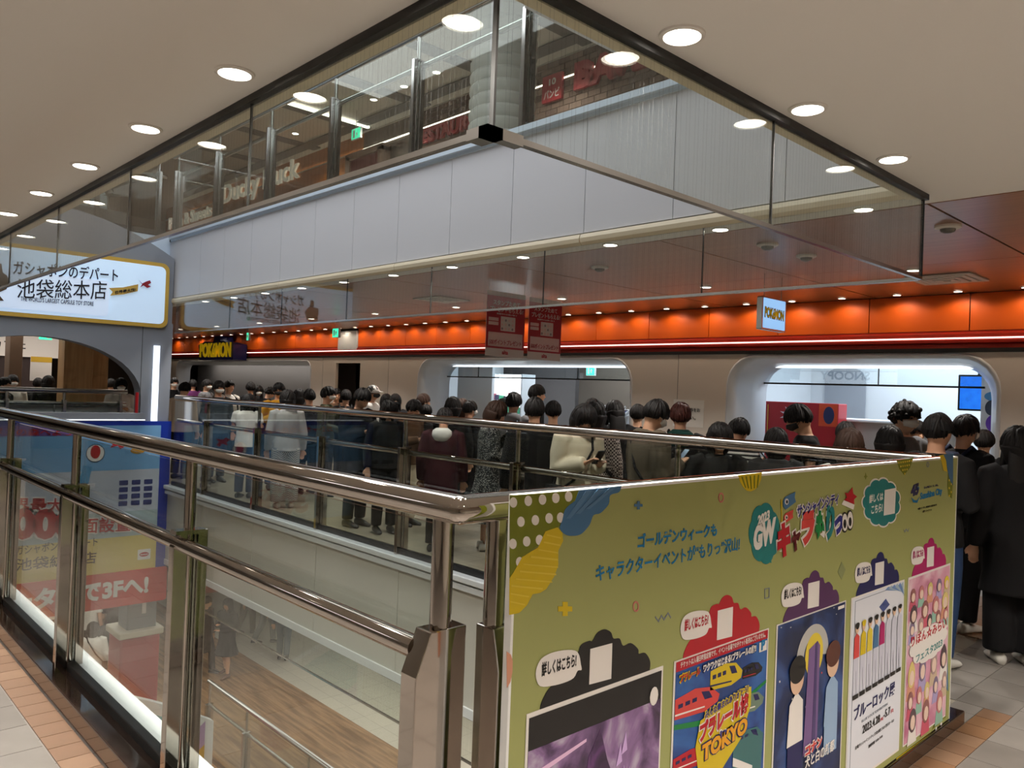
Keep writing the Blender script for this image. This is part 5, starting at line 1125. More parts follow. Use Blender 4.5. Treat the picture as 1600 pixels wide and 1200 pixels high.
def body_mesh(pose, pitch, yaw, walk):
    mb = MB(); HM = head_mat(pitch, yaw)
    mb.loft([oval(0, .01, z, rx, ry) for z, rx, ry in ((.78, .13, .1), (.84, .165, .118), (.92, .165, .118), (1.0, .143, .103), (1.08, .142, .103), (1.18, .158, .11), (1.27, .17, .106), (1.33, .165, .09), (1.375, .10, .07), (1.40, .06, .058))])
    mb.tube([(0, .012, 1.37), HM @ Vector((0, .008, 1.49))], [.056, .05], 14)
    ds = sphere_grid(); mb.loft([[tuple(HM @ (HEADC + Vector(d) * head_r(d))) for d in ring] for ring in ds])
    def hp(x, y, z): return tuple(HM @ (HEADC + Vector((x, y, z))))
    mb.tube([hp(0, -.085, .022), hp(0, -.102, -.012), hp(0, -.108, -.028), hp(0, -.088, -.038)], [.008, .011, .014, .010], 8)
    mb.tube([hp(-.022, -.083, -.062), hp(0, -.092, -.062), hp(.022, -.083, -.062)], [.005, .008, .005], 8)
    for s in (-1, 1):
        c = hp(s * .074, .006, -.004); mb.ellipsoid(c, (.010, .018, .032), 8, 6)
        mb.tube([hp(s * .015, -.086, .034), hp(s * .034, -.084, .038), hp(s * .054, -.07, .032)], [.006, .007, .005], 6)
    for sh, (el, wr, hd), s in arm_pts(pose):
        sh, el, wr, hd = Vector(sh), Vector(el), Vector(wr), Vector(hd).normalized()
        mb.tube([sh + Vector((-s * .05, 0, .01)), sh, (sh + el) / 2, el, (el * .6 + wr * .4), wr], [.05, .052, .045, .038, .036, .026], 12)
        side = hd.cross(Vector((0, 0, 1)) if abs(hd.z) < .8 else Vector((0, 1, 0))).normalized(); nrm = side.cross(hd)
        mb.tube([wr - hd * .01, wr + hd * .03, wr + hd * .085], [.026, .036, .036], 10, flat=.6) if False else None
        rings = []
        for t, w, th in ((-.01, .024, .02), (.03, .034, .017), (.08, .038, .014), (.09, .034, .011)):
            c = wr + hd * t; rings.append([tuple(c + side * (w * math.cos(2 * math.pi * j / 10)) + nrm * (th * math.sin(2 * math.pi * j / 10))) for j in range(10)])
        mb.loft(rings)
        curl = nrm if nrm.z < 0 else -nrm
        for k, ln in ((-1.5, .055), (-.5, .066), (.5, .07), (1.5, .058)):
            b0 = wr + hd * .082 + side * (k * .0185); p1 = b0 + hd * ln * .5; p2 = p1 + (hd * .75 + curl * .65).normalized() * ln * .32; p3 = p2 + (hd * .3 + curl).normalized() * ln * .25
            mb.tube([b0, p1, p2, p3], [.0095, .009, .0085, .007], 8)
        t0 = wr + hd * .025 + side * (.03 * s); mb.tube([t0, t0 + hd * .028 + side * (.022 * s), t0 + hd * .062 + side * (.024 * s) + curl * .008], [.012, .0105, .008], 8)
    for s in (-1, 1):
        st = walk * s
        hip, kn, an = Vector((s * .085, .01, .85)), Vector((s * .09, -.02 - .13 * st, .47)), Vector((s * .092, .02 - (.2 if st > 0 else .26) * st, .085 + (0.05 if st < 0 else 0)))
        mb.tube([hip, (hip + kn) / 2 + Vector((0, -.008, 0)), kn, (kn * .65 + an * .35) + Vector((0, .012, 0)), an], [.088, .072, .052, .05, .034], 14)
        mb.tube([an + Vector((0, .03, -.045)), an + Vector((0, -.05, -.055)), an + Vector((0, -.14, -.062))], [.034, .036, .026], 10)
    return remesh(mb, 'body', .0085, 4)
def top_mesh(kind, pose):
    """kind: tee, long, coat, sweat"""
    g = {'tee': .014, 'long': .018, 'coat': .026, 'sweat': .032}[kind]; mb = MB()
    hem = {'tee': .82, 'long': .80, 'coat': .50, 'sweat': .80}[kind]
    zs = [(hem, .155 + (.05 if kind == 'coat' else .02), .125 + (.035 if kind == 'coat' else .012)), (.84 if kind != 'coat' else .7, .172, .122), (.92, .168, .12), (1.0, .152, .11), (1.08, .15, .108), (1.18, .16, .112), (1.27, .17, .108), (1.33, .165, .092), (1.385, .085, .072), (1.40, .07, .066)]
    mb.loft([oval(0, .01, z, rx + g, ry + g) for z, rx, ry in zs])
    for sh, (el, wr, hd), s in arm_pts(pose):
        sh, el, wr = Vector(sh), Vector(el), Vector(wr)
        if kind == 'tee': pts, rs = [sh + Vector((-s * .06, 0, .01)), sh, sh * .45 + el * .55], [.055 + g, .056 + g, .054 + g]
        else:
            pts = [sh + Vector((-s * .06, 0, .01)), sh, (sh + el) / 2, el, el * .5 + wr * .5, wr]; rs = [r + g for r in (.052, .055, .05, .046, .042, .034)]
        mb.tube(pts, rs, 12)
    if kind in ('sweat', 'coat'): mb.tube([(.0 + .075 * math.cos(a), .02 + .07 * math.sin(a), 1.385 + .02 * math.sin(a)) for a in [2 * math.pi * i / 12 for i in range(13)]], .022, 8)
    return remesh(mb, 'top', .014, 3)
def lower_mesh(kind, walk):
    mb = MB()
    if kind in ('trousers', 'wide'):
        g = .016 if kind == 'trousers' else .04
        mb.loft([oval(0, .01, z, rx, ry) for z, rx, ry in ((.76, .13, .105), (.84, .182, .132), (.92, .18, .13), (.98, .16, .118))])
        for s in (-1, 1):
            st = walk * s
            hip, kn, an = Vector((s * .085, .01, .85)), Vector((s * .09, -.02 - .13 * st, .47)), Vector((s * .092, .02 - (.2 if st > 0 else .26) * st, .09 + (0.05 if st < 0 else 0)))
            mb.tube([hip, (hip + kn) / 2, kn, (kn + an) / 2 + Vector((0, .008, 0)), an], [.09 + g * .7, .078 + g, .06 + g, .052 + g * 1.3, .044 + g * 1.4], 14)
    else:
        zz = .32 if kind == 'dress' else .48
        rings = []
        for z, rx, ry in ((zz, .26, .24), (.6, .225, .19), (.78, .19, .145), (.9, .178, .13), (.98, .16, .118)):
            rings.append([(c[0] * (1 + (.05 * math.sin(9 * j * 2 * math.pi / 36) if z < .7 else 0)), c[1] * (1 + (.05 * math.sin(9 * j * 2 * math.pi / 36) if z < .7 else 0)), c[2]) for j, c in enumerate(oval(0, .01, z, rx, ry, 36))])
        mb.loft(rings)
    return remesh(mb, 'lower', .014, 3)
def shoe_mesh(walk, s):
    st = walk * s; an = Vector((s * .092, .02 - (.2 if st > 0 else .26) * st, .09 + (0.05 if st < 0 else 0))); mb = MB(); z0 = an.z - .09
    rings = []
    for y, w, h in ((.075, .022, .06), (.06, .036, .085), (.01, .042, .09), (-.06, .045, .07), (-.13, .046, .05), (-.175, .036, .04), (-.19, .016, .028)):
        rings.append([(an.x + w * math.cos(a) , an.y + y, z0 + max(0.0, h * .5 + h * .5 * math.sin(a))) for a in [2 * math.pi * j / 12 for j in range(12)]])
    mb.loft(rings); me = mb.mesh('shoe'); me.shade_smooth(); return me
def hair_mesh(kind, pitch, yaw):
    HM = head_mat(pitch, yaw); mb = MB(); rnd = random.Random(hash(kind) % 999 + 5 if False else len(kind) * 13); rings = []
    for ring in sphere_grid(40, 24):
        out = []
        for d in ring:
            x, y, z = d; r = head_r(d); front = -y
            hl = .30 if kind not in ('bob', 'long') else .22
            lim = {'short': -.42, 'crop': -.36, 'curly': -.40, 'bob': -.95, 'long': -.98, 'bun': -.45, 'cap': -.42}[kind]
            face = front > .25 and z < hl + .25 * (abs(x) > .5) * -1 and abs(x) < (.78 if kind in ('bob', 'long') else .92)
            neck = z < lim
            ear = kind in ('short', 'crop', 'curly', 'cap', 'bun') and abs(x) > .75 and z < -.05 and front > -.35
            g = {'short': .016, 'crop': .010, 'curly': .026, 'bob': .022, 'long': .02, 'bun': .012, 'cap': .008}[kind]
            if face or neck or ear: rr = r * .90
            else:
                n = math.sin(7 * math.atan2(y, x) + 3 * z) * .003 + math.sin(13 * math.atan2(y, x) - 5 * z) * .002
                if kind == 'curly': n = (math.sin(11 * math.atan2(y, x)) * math.sin(12 * z + 1) * .009)
                tp = 1 - .8 * min(1, max(0, -z / .42)) if kind in ('short', 'crop', 'curly', 'bun', 'cap') else 1
                rr = r + (g + n) * tp + (.008 if z > .6 else 0)
                if kind in ('bob', 'long') and z < 0 and y > -.4: rr += .02 * -z + (.02 if y > 0 else .0)
            out.append(tuple(HM @ (HEADC + Vector(d) * rr)))
        rings.append(out)
    mb.loft(rings)
    if kind == 'long':
        pts = [HM @ (HEADC + Vector((0, .06, .03))), HM @ (HEADC + Vector((0, .085, -.08))), Vector((0, .10, 1.32)), Vector((0, .115, 1.2)), Vector((0, .105, 1.1))]
        rr = []
        for i, p in enumerate(pts):
            w, t = [(.075, .05), (.088, .045), (.10, .035), (.095, .028), (.06, .018)][i]
            rr.append([(p.x + w * math.cos(a) * (1 + .04 * math.sin(6 * a)), p.y + t * math.sin(a), p.z) for a in [2 * math.pi * j / 20 for j in range(20)]])
        mb.loft(rr)
        for s in (-1, 1):
            a = HM @ (HEADC + Vector((s * .075, -.02, 0))); mb.tube([a, a + Vector((s * .006, .0, -.10)), Vector((s * .10, -.05, 1.28))], [.02, .024, .012], 8)
    def lock(a, b, w, lift):
        a, b = Vector(a).normalized(), Vector(b).normalized(); pts = []; rs = []
        for i in range(7):
            t = i / 6; d = (a * (1 - t) + b * t).normalized(); pts.append(HM @ (HEADC + d * (head_r(d) + lift * (1 - .25 * t) * (1 if kind in ('bob', 'long') else 1 - .75 * min(1, max(0, -d.z / .42)))))); rs.append(w * (.5 + 1.4 * t - 1.75 * t * t))
        mb.tube(pts, rs, 5)
    gl = {'short': .017, 'crop': .011, 'curly': .024, 'bob': .024, 'long': .022, 'bun': .013, 'cap': .009}[kind]
    for k in range(84 if kind != 'cap' else 40):
        az = 2 * math.pi * (k * .618 % 1.0); fx, fy = math.sin(az), -math.cos(az); front = -fy
        if front > .55: ze = rnd.uniform(.10, .38) if kind != 'crop' else rnd.uniform(.35, .55)
        elif front > -.25: ze = rnd.uniform(-.15, .1) if kind not in ('bob', 'long') else rnd.uniform(-.95, -.5)
        else: ze = rnd.uniform(-.5, -.25) if kind not in ('bob', 'long') else rnd.uniform(-.98, -.7)
        if kind == 'cap' and front > .3: continue
        q = math.sqrt(1 - ze * ze); sw = rnd.uniform(-.25, .25)
        lock((rnd.uniform(-.25, .25) + fx * .25, .22 + fy * .25 + rnd.uniform(-.15, .15), .93), ((fx * math.cos(sw) - fy * math.sin(sw)) * q, (fx * math.sin(sw) + fy * math.cos(sw)) * q, ze), rnd.uniform(.013, .02) * (1.25 if kind in ('bob', 'curly', 'long') else 1), gl + rnd.uniform(-.004, .007))
    if kind == 'curly':
        for k in range(70):
            d = Vector((rnd.gauss(0, 1), rnd.gauss(.3, 1), abs(rnd.gauss(.5, .8)) - .1)).normalized()
            if d.y < -.4 and d.z < .35: continue
            mb.ellipsoid(tuple(HM @ (HEADC + d * (head_r(d) + rnd.uniform(.015, .04)))), (rnd.uniform(.014, .022),) * 3, 7, 5)
    if kind == 'bun':
        c = HM @ (HEADC + Vector((0, .09, .07))); mb.ellipsoid(tuple(c), (.045, .045, .042), 14, 8)
    me = mb.mesh('hair'); me.shade_smooth(); return me
def cap_mesh(pitch, yaw):
    HM = head_mat(pitch, yaw); mb = MB(); rings = []
    for ring in sphere_grid(32, 20):
        rings.append([tuple(HM @ (HEADC + Vector(d) * (head_r(d) + .017 if d[2] > .12 else head_r(d) * .85))) for d in ring])
    mb.loft(rings)
    vis = [(-.07, -.07), (-.055, -.12), (-.03, -.155), (0, -.165), (.03, -.155), (.055, -.12), (.07, -.07), (0, -.06)]
    mb.prism(vis, lambda u, v, d: tuple(HM @ (HEADC + Vector((u, v, .038 + d - (v + .07) * -.12)))), 0, .008)
    me = mb.mesh('cap'); me.shade_smooth(); me.set_sharp_from_angle(angle=math.radians(45)); return me
def mask_mesh(pitch, yaw):
    HM = head_mat(pitch, yaw); mb = MB(); n, m = 14, 7; fr_, bk_ = [], []
    for i in range(m + 1):
        v = i / m; a_, b_ = [], []
        for j in range(n + 1):
            az = math.radians(-62 + 124 * j / n); z = -.62 + .62 * v - .10 * abs(math.sin(az)) * (v - .4)
            d = Vector((math.sin(az) * math.sqrt(max(.05, 1 - z * z)), -math.cos(az) * math.sqrt(max(.05, 1 - z * z)), z)).normalized(); bulge = .012 * math.cos(az) ** 2 * math.sin(math.pi * v) + .010 * math.exp(-(math.degrees(az) / 14) ** 2) * (v > .5)
            a_.append(tuple(HM @ (HEADC + d * (head_r(d) + .008 + bulge)))); b_.append(tuple(HM @ (HEADC + d * (head_r(d) * .93))))
        fr_.append(a_); bk_.append(b_)
    rows = [f + b[::-1] for f, b in zip(fr_, bk_)]
    mb.loft(rows, True)
    for s in (0, n):
        p = Vector(fr_[3][s]); q = HM @ (HEADC + Vector(((-1 if s == 0 else 1) * .079, .01, .015))); mb.tube([p, (p + q) / 2, q], .0022, 5)
    me = mb.mesh('mask'); me.shade_smooth(); return me
def eyes_mesh(pitch, yaw):
    HM = head_mat(pitch, yaw); mb = MB()
    for s in (-1, 1):
        c = HM @ (HEADC + Vector((s * .033, -.083, .013))); mb.ellipsoid(tuple(c), (.014, .006, .0055), 10, 6)
        a = [tuple(HM @ (HEADC + Vector(p))) for p in ((s * .014, -.095, .036), (s * .034, -.092, .041), (s * .054, -.078, .034))]; mb.tube(a, [.003, .004, .002], 6)
    me = mb.mesh('eyes'); me.shade_smooth(); return me
CACHE = {}
def cached(key, fn):
    if key not in CACHE: CACHE[key] = fn()
    return CACHE[key]
def cloth(name, c, rough=.85, pattern=None, c2=None, scale=60):
    if name in MATS: return MATS[name]
    m = mat(name, S(*c), rough, spec=.2)
    nt = m.node_tree; b = nt.nodes['Principled BSDF']
    if pattern:
        tc = nt.nodes.new('ShaderNodeTexCoord'); mx = nt.nodes.new('ShaderNodeMix'); mx.data_type = 'RGBA'; mx.inputs[6].default_value = S(*c); mx.inputs[7].default_value = S(*c2)
        if pattern == 'check':
            t = nt.nodes.new('ShaderNodeTexChecker'); t.inputs['Scale'].default_value = scale; nt.links.new(tc.outputs['Object'], t.inputs['Vector']); nt.links.new(t.outputs['Fac'], mx.inputs[0])
        elif pattern == 'dots':
            t = nt.nodes.new('ShaderNodeTexVoronoi'); t.inputs['Scale'].default_value = scale; nt.links.new(tc.outputs['Object'], t.inputs['Vector']); l = nt.nodes.new('ShaderNodeMath'); l.operation = 'LESS_THAN'; l.inputs[1].default_value = .35; nt.links.new(t.outputs['Distance'], l.inputs[0]); nt.links.new(l.outputs[0], mx.inputs[0])
        elif pattern == 'stripe':
            t = nt.nodes.new('ShaderNodeTexWave'); t.bands_direction = 'Z'; t.inputs['Scale'].default_value = scale; nt.links.new(tc.outputs['Object'], t.inputs['Vector']); l = nt.nodes.new('ShaderNodeMath'); l.operation = 'GREATER_THAN'; l.inputs[1].default_value = .5; nt.links.new(t.outputs['Fac'], l.inputs[0]); nt.links.new(l.outputs[0], mx.inputs[0])
        nt.links.new(mx.outputs[2], b.inputs['Base Color'])
    return m
CL = {'black': cloth('cloth_black', (24, 23, 24)), 'char': cloth('cloth_charcoal', (46, 45, 48)), 'grey': cloth('cloth_grey', (112, 112, 114)), 'lgrey': cloth('cloth_light_grey', (170, 168, 166)), 'white': cloth('cloth_white', (222, 218, 212)), 'cream': cloth('cloth_cream', (206, 194, 170)), 'beige': cloth('cloth_beige', (190, 168, 144)), 'taupe': cloth('cloth_taupe', (92, 82, 68)), 'brown': cloth('cloth_brown', (92, 66, 46)), 'maroon': cloth('cloth_maroon', (58, 24, 30)), 'yellow': cloth('cloth_mustard', (206, 150, 40)), 'navy': cloth('cloth_navy', (28, 34, 56)), 'slate': cloth('cloth_slate', (70, 82, 94)), 'denim': cloth('cloth_denim', (44, 64, 98)), 'olive': cloth('cloth_olive', (74, 74, 52)), 'check': cloth('cloth_check', (190, 176, 168), pattern='check', c2=(52, 40, 42), scale=55), 'pcheck': cloth('cloth_pale_check', (206, 202, 196), pattern='check', c2=(70, 72, 76), scale=70), 'dots': cloth('cloth_dots', (44, 46, 48), pattern='dots', c2=(178, 178, 172), scale=70), 'stripe': cloth('cloth_stripe', (30, 30, 32), pattern='stripe', c2=(214, 210, 204), scale=9), 'green': cloth('cloth_deep_green', (30, 64, 58)), 'purple': cloth('cloth_plum', (92, 40, 86))}
HAIRC = {'black': mat('hair_black', S(22, 18, 17), .62, spec=.3), 'brown': mat('hair_dark_brown', S(58, 38, 28), .6, spec=.3), 'auburn': mat('hair_auburn', S(72, 34, 28), .6, spec=.3)}
MASKM = {'w': mat('mask_white', S(226, 224, 220), .8), 'k': mat('mask_black', S(28, 27, 28), .8)}
EYE_M = mat('eye_dark', S(24, 18, 16), .3)
SHOE = {'white': mat('shoe_white', S(206, 200, 190), .6), 'black': mat('shoe_black', S(26, 25, 26), .5), 'brown': mat('shoe_brown', S(96, 62, 44), .6)}
def child(parent, name, me, m):
    o = bpy.data.objects.new(name, me); COL.objects.link(o); o.parent = parent
    if not me.materials: me.materials.append(None)
    o.material_slots[0].link = 'OBJECT'; o.material_slots[0].material = m
    return o
def person(label, pos, height, face_dir, hair='short', hairc='black', top='long', topc='black', low='trousers', lowc='char', mask=None, pose='down', pitch=0, yaw=0, walk=0.0, shoes='black', cap=None, strap=None, pack=None, hood=None, group='people queuing along the shop front', z0=0.0):
    r = empty('person', (pos[0], pos[1], z0), label, 'person', group); s = height / BASE_H; r.scale = (s, s, s)
    r.rotation_euler = (0, 0, math.atan2(face_dir[1], face_dir[0]) + math.pi / 2)
    sk = SKIN[len(label) % 3]
    child(r, 'body', cached(('b', pose, pitch, yaw, walk), lambda: body_mesh(pose, pitch, yaw, walk)), sk)
    child(r, 'eyes', cached(('e', pitch, yaw), lambda: eyes_mesh(pitch, yaw)), EYE_M)
    if hair: child(r, 'hair', cached(('h', hair, pitch, yaw), lambda: hair_mesh(hair, pitch, yaw)), HAIRC[hairc])
    child(r, 'top', cached(('t', top, pose), lambda: top_mesh(top, pose)), CL[topc])
    child(r, 'trousers' if low in ('trousers', 'wide') else 'skirt', cached(('l', low, walk), lambda: lower_mesh(low, walk)), CL[lowc])
    for sd in (-1, 1): child(r, 'shoe', cached(('s', sd, walk), lambda: shoe_mesh(walk, sd)), SHOE[shoes])
    if mask: child(r, 'face_mask', cached(('m', pitch, yaw), lambda: mask_mesh(pitch, yaw)), MASKM[mask])
    if cap: child(r, 'cap', cached(('c', pitch, yaw), lambda: cap_mesh(pitch, yaw)), CL[cap])
    if strap:
        def f():
            pts = [(.10, -.06, 1.40), (.05, -.155, 1.25), (-.10, -.165, 1.02), (-.2, -.05, .90), (-.20, .08, .92), (-.06, .155, 1.12), (.08, .12, 1.36), (.10, .02, 1.42), (.10, -.06, 1.40)]
            me = MB().tube(pts, .011, 8).box(-.27, -.17, -.12, .10, .78, .93).mesh('shoulder_bag'); return me
        child(r, 'shoulder_bag', cached('bag', f), CL[strap])
    if pack:
        def f():
            mb = MB().loft([[(x * w, .14 + y * t, z) for x, y in rrect(-1, 1, 0, 1, .3, 4)] for z, w, t in ((.93, .13, .12), (.98, .145, .16), (1.2, .145, .16), (1.34, .12, .12), (1.38, .08, .06))])
            for sd in (-1, 1): mb.tube([(sd * .09, .15, 1.34), (sd * .1, .04, 1.42), (sd * .115, -.10, 1.32), (sd * .13, -.12, 1.12), (sd * .17, .02, .99), (sd * .12, .14, .98)], .014, 8)
            me = mb.mesh('backpack'); me.shade_smooth(); return me
        child(r, 'backpack', cached('pack', f), CL[pack])
    if hood:
        def f():
            mb = MB().loft([[(rx * math.cos(a), .075 + ry * math.sin(a), z) for a in [2 * math.pi * j / 16 for j in range(16)]] for z, rx, ry in ((1.24, .05, .03), (1.29, .10, .075), (1.35, .12, .09), (1.40, .11, .085), (1.43, .07, .05))]); me = mb.mesh('hood'); me.shade_smooth(); return me
        child(r, 'hood', cached('hood', f), CL[hood])
    return r
def view_dir(pos, rel):
    """direction on the floor: rel 0 faces the viewer, 90 faces the viewer's right, 180 turns the back"""
    d = Vector((EYE.x - pos[0], EYE.y - pos[1])).normalized(); a = math.radians(rel)
    return (d.x * math.cos(a) - d.y * math.sin(a), d.x * math.sin(a) + d.y * math.cos(a))
TOPZ = {0: 1.662, 15: 1.655, 22: 1.645, 30: 1.635}
def put(label, hx, hy, xw, rel, **k):
    """stand a person so that the crown of the head is seen at photo pixel hx, hy, at corridor depth x = xw"""
    p = px_on(hx, hy, X, xw); b = TOPZ.get(k.get('pitch', 0), 1.65) + (.02 if k.get('cap') or k.get('hair') == 'curly' else .008)
    h = p.z / b * BASE_H
    return person(label, (p.x, p.y), h, view_dir((p.x, p.y), rel), **k)
# ------------------------------------------------------------------ the crowd, from the gateway towards the right
put('man in dark top with white mask beside the gateway column', 272, 590, 6.6, 20, topc='black', mask='w', hair='crop')
put('person in pale beige blouse with back turned, beside the gateway column', 287, 597, 5.0, 150, topc='beige', hair='short', top='long', lowc='black', pitch=15)
put('person with black hair behind the beige blouse', 302, 593, 7.3, 200, topc='purple', hair='short')
put('man in slate top and white mask looking sideways near the gateway', 323, 593, 6.9, 60, topc='grey', mask='w')
put('man in charcoal top with white mask at the railing near the gateway', 342, 595, 5.3, 25, topc='slate', mask='w', lowc='navy')
put('bare-faced man with black backpack straps over a white shirt', 358, 594, 6.2, 40, topc='white', pack='black', hair='crop')
put('person in white printed shirt with bowed head behind the first railing bay', 388, 616, 4.95, 160, topc='white', top='tee', lowc='denim', pitch=15, pose='phone', hair='bob')
put('dark-haired person seen from behind before the grey window', 392, 597, 7.0, 190, topc='black', hair='short')
put('masked woman with long hair half hidden before the grey window', 404, 603, 7.4, 15, topc='char', mask='w', hair='long')
put('person in black with tousled hair looking down before the grey window', 418, 605, 7.8, 100, topc='black', pitch=22, hair='curly')
put('man in mustard yellow shirt with black mask', 436, 598, 5.7, 10, topc='yellow', mask='k', lowc='denim', hair='short', pose='phone')
put('woman in pale grey cardigan and checked trousers with back turned', 450, 610, 5.0, 190, topc='lgrey', lowc='pcheck', low='wide', hair='bob', shoes='white')
put('person with bobbed black hair behind the grey cardigan', 467, 609, 6.3, 170, topc='black', hair='bob')
put('tall black-haired person in dark jacket, right of the grey cardigan', 484, 608, 5.9, 200, topc='char', hair='short', lowc='black')
put('person in olive jacket with white mask in profile', 512, 604, 6.0, 80, topc='olive', mask='w', hair='short', pose='up')
put('person in brown top raising a hand near the dark doorway', 526, 607, 7.4, 10, topc='brown', hair='crop', pose='up')
put('person in black with back turned near the dark doorway', 541, 609, 6.6, 180, topc='black', hair='short', pack='char')
put('man in black jacket with bowed head at the railing below the doorway', 562, 606, 5.05, 40, topc='black', pitch=22, pose='phone', lowc='black', hair='short', top='coat')
put('man in white cap and white tee with black mask', 582, 600, 6.7, 70, topc='white', top='tee', mask='k', hair='cap', cap='white')
put('woman with long hair against the wall, nearest the white cap', 603, 616, 7.7, 30, topc='black', hair='long', mask='k')
put('woman with fringe and black mask against the pale wall', 618, 616, 7.6, 5, topc='char', hair='long', mask='k')
put('woman in black with white mask at the railing', 607, 625, 5.1, 15, topc='black', mask='w', hair='bob', pitch=15, lowc='black')
put('person in brown jacket holding a phone behind the railing', 642, 624, 5.6, 50, topc='brown', pose='phone', pitch=22, hair='short', lowc='cream')
put('man looking right with short brown hair before the shop reveal', 661, 615, 7.0, 110, topc='char', hairc='brown', hair='short')
put('dark-haired person in black close behind the brown jacket', 666, 632, 6.5, 170, topc='black', hair='short')
put('person in maroon coat with pale hood, back turned at the railing', 694, 637, 5.0, 170, topc='maroon', top='coat', hood='white', hair='short', lowc='char', pitch=15)
put('black-haired person with a round head above the maroon coat', 708, 621, 6.1, 180, topc='black', hair='bob')
put('person in brown cap of hair beside the bright shelf', 722, 624, 6.9, 150, topc='brown', hairc='brown', hair='bob')
put('person in black turned sideways beside the bright shelf', 734, 626, 6.5, 120, topc='black', hair='short', mask='w')
put('brown-haired woman in dotted grey dress holding her phone up', 768, 627, 5.45, 100, topc='dots', lowc='dots', low='dress', hairc='brown', hair='bob', pitch=22, pose='up', shoes='white')
put('masked person far behind in a grey top between two heads', 785, 623, 8.0, 5, topc='grey', mask='w', hair='short')
put('man in grey hoodie with back turned inside the middle opening', 803, 613, 6.3, 160, topc='grey', hood='grey', hair='short', lowc='denim', pose='bag')
put('tall man looking right in the middle of the shop opening', 838, 601, 7.6, 100, topc='black', hair='short')
put('man in broad black jacket, back turned at the railing', 836, 621, 5.0, 185, topc='black', top='coat', hair='short', lowc='black')
put('person with short hair in black beside the hangers', 865, 626, 6.0, 185, topc='black', hair='crop', pose='phone')
put('woman in cream sweater looking down at a phone', 906, 632, 5.0, 35, topc='cream', top='sweat', pose='phone', pitch=30, hair='bob', lowc='lgrey', strap='black')
put('person in dark cap near the shop reveal', 925, 620, 7.6, 120, topc='black', hair='cap', cap='black')
put('person in checked shirt with a strap across the back', 931, 628, 5.75, 175, topc='check', top='long', hair='bob', lowc='denim', strap='black')
put('long-haired person in black leaning left near the shop reveal', 963, 626, 6.6, 200, topc='black', hair='long', pitch=15)
put('person hidden behind the tall taupe shirt', 997, 632, 7.1, 180, topc='char', hair='short')
put('tall man in taupe shirt with crossbody strap, head bowed', 1016, 624, 5.05, 120, topc='taupe', top='sweat', hair='short', pitch=22, mask='w', lowc='black', pose='phone', strap='black')
put('auburn-haired man in black jacket with green collar, back turned', 1064, 629, 5.75, 185, topc='black', hairc='auburn', hair='short', hood='green', strap='black')
put('woman with white mask and long black hair behind the board', 1124, 661, 5.2, 10, topc='black', hair='bob', mask='w', pitch=15)
put('person in black and white striped shirt leaning over', 1150, 653, 5.8, 150, topc='stripe', top='tee', hair='short', pitch=22)
put('person with back of black head before the red display box', 1214, 670, 5.75, 185, topc='char', hair='bob')
put('man in black tee and black mask looking down', 1260, 632, 6.15, -80, topc='black', top='tee', hair='short', mask='k', pitch=22, pose='phone')
put('person with smooth black head behind the brown hair', 1322, 659, 6.9, 180, topc='black', hair='short')
put('brown-haired person in white top low behind the board', 1328, 671, 5.3, 180, topc='white', hair='bob', hairc='brown')
put('person with wide black hair before the white counter', 1391, 667, 5.95, 180, topc='black', hair='bob')
put('man with curly hair and white mask in a grey tee', 1414, 627, 6.7, 50, topc='grey', top='tee', hair='curly', mask='w')
put('woman with a ponytail bun peering between heads', 1430, 656, 7.3, 30, topc='black', hair='bun')
put('person in black cap with back turned, at the end of the board', 1466, 641, 5.45, 150, topc='black', hair='cap', cap='black', lowc='denim', shoes='white', pose='phone', top='long')
put('man with white mask ear loops in dark backpack behind the board end', 1508, 647, 6.5, 140, topc='black', hair='crop', mask='w', lowc='black', pack='navy', shoes='white')
put('person in black with pale sleeve, partly cut off at the picture edge', 1592, 668, 5.95, 200, topc='black', top='coat', hair='long', lowc='black', low='wide', shoes='white')
put('person in dark shorts walking by the bright shop', 1538, 672, 7.9, 170, topc='black', lowc='char', shoes='black', walk=.3)
# the few seen within the arch
def put_y(label, hx, hy, yw, rel, **k):
    p = px_on(hx, hy, Y, yw); h = p.z / 1.665 * BASE_H
    return person(label, (p.x, p.y), h, view_dir((p.x, p.y), rel), **k)
G2 = 'people seen within the gateway arch'
put_y('woman in white top holding a phone within the arch', 189, 592, 14.3, 10, topc='white', pose='phone', mask='w', hair='bob', group=G2, pitch=0)
put_y('dark-haired person behind the woman in white within the arch', 174, 592, 16.4, 160, topc='black', hair='short', group=G2)
put_y('person in black with back turned between the wooden pillars', 76, 588, 15.6, 180, topc='black', hair='bob', group=G2)
put_y('person in charcoal beside the dark wooden post', 60, 591, 16.5, 170, topc='char', hair='short', group=G2)
put_y('person in white shirt behind the dark wooden post', 20, 586, 16.0, 20, topc='white', hair='short', mask='w', group=G2)
put_y('person in black nearest the picture edge within the arch', 6, 590, 15.2, 60, topc='black', hair='short', group=G2)
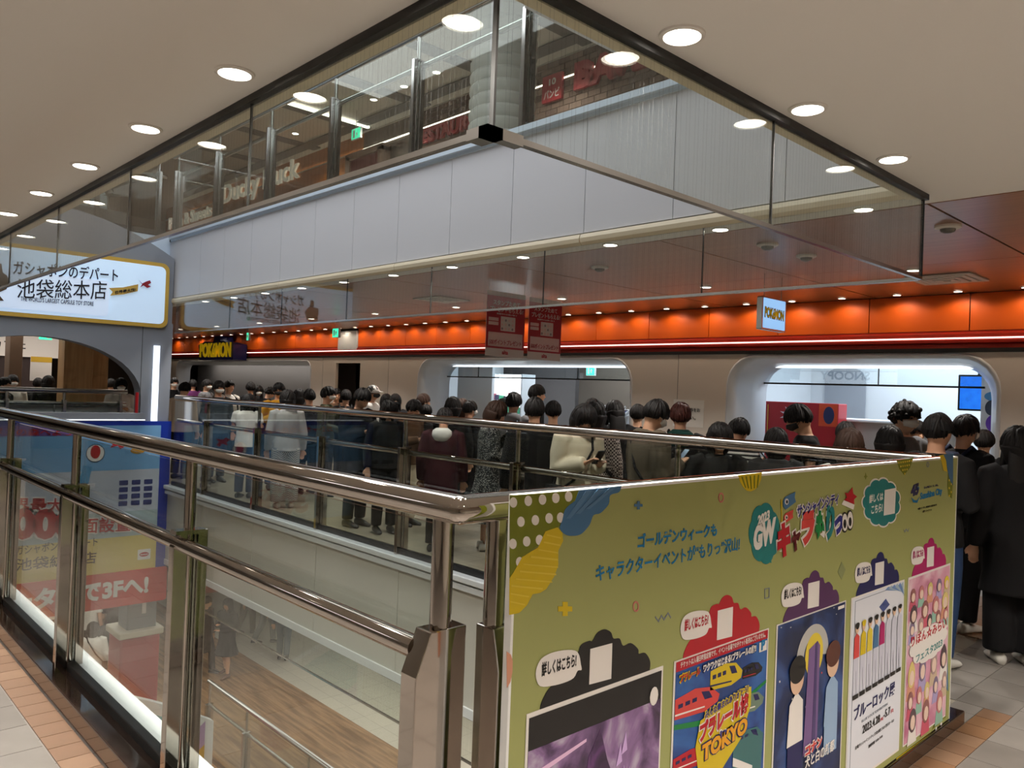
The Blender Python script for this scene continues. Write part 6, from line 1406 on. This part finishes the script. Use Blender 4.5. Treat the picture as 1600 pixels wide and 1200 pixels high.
# people on the floor below
G3 = 'people walking on the floor below'
def low(label, x, y, rel, h=1.62, **k):
    p = px_on(x, y, Z, ZL + .02); return person(label, (p.x, p.y), h, view_dir((p.x, p.y), rel), group=G3, z0=ZL + .008, **k)
low('woman in black skirt and brown shoes walking on the lower wood floor', 352, 1056, -40, topc='black', top='coat', low='skirt', lowc='black', hair='long', walk=.35, shoes='brown', pose='fold')
low('person in black striding behind the chrome post on the lower floor', 318, 1052, 60, topc='black', top='coat', lowc='black', hair='short', walk=.8)
low('person in grey trousers striding on the lower white floor', 415, 1005, 80, topc='char', lowc='grey', hair='short', walk=.9)
low('person in slate trousers walking alone under the glass edge', 442, 1030, 170, topc='slate', lowc='slate', hair='short', walk=.4)
low('second person in grey trousers farther back on the lower floor', 385, 990, 60, topc='grey', lowc='taupe', hair='short', walk=.7)
low('person in white blouse with dark bob beside the red pillar below', 140, 1110, 180, topc='white', hair='bob', lowc='black', strap='black')
low('person in black hooded coat beside the red pillar below', 172, 1085, 175, topc='black', top='coat', hood='black', hair='bob', lowc='black')
low('person in maroon dress standing behind the red pillar below', 178, 1010, 190, topc='maroon', low='dress', lowc='maroon', hair='long')
low('person in white shirt below the red arrow banner', 78, 1020, 120, topc='white', hair='short', lowc='black')
low('person in white tee near the red pillar on the lower floor', 138, 1040, 150, topc='white', top='tee', hair='short', lowc='char')
# phones held by people
def phone(holder, label, loc, tilt):
    sc_ = holder.scale[0]
    mw = Matrix.Translation(holder.location) @ Matrix.Rotation(holder.rotation_euler.z, 4, 'Z') @ Matrix.Scale(sc_, 4)
    p = mw @ Vector(loc); r = empty('smartphone', p, label, 'phone', 'phones in hands', rz=holder.rotation_euler.z); r.rotation_euler.x = math.radians(tilt)
    MB().prism(rrect(-.036, .036, -.074, .074, .01, 4), lambda u, v, d: (u, -d, v), -.004, .004).build('case', M['black'], r, local=True)
    MB().prism(rrect(-.032, .032, -.068, .068, .006, 3), lambda u, v, d: (u, -d, v), -.0048, -.0042).build('screen', mat('phone_screen', S(150, 170, 190), .2, emit=.3), r, local=True)
HOLD = {o['label']: o for o in COL.objects if o.get('category') == 'person'}
phone(HOLD['woman in cream sweater looking down at a phone'], 'black phone held by the woman in the cream sweater', (-.005, -.315, 1.20), 40)
phone(HOLD['brown-haired woman in dotted grey dress holding her phone up'], 'phone held up by the woman in the dotted dress', (.04, -.30, 1.37), 12)
phone(HOLD['tall man in taupe shirt with crossbody strap, head bowed'], 'phone in the hands of the man in the taupe shirt', (-.005, -.315, 1.20), 40)
phone(HOLD['man in black tee and black mask looking down'], 'phone in the hands of the man in the black tee', (-.005, -.315, 1.20), 40)
bpy.data.scenes.remove(WORK)
bpy.data.objects.remove(TXO); bpy.data.curves.remove(TXT)
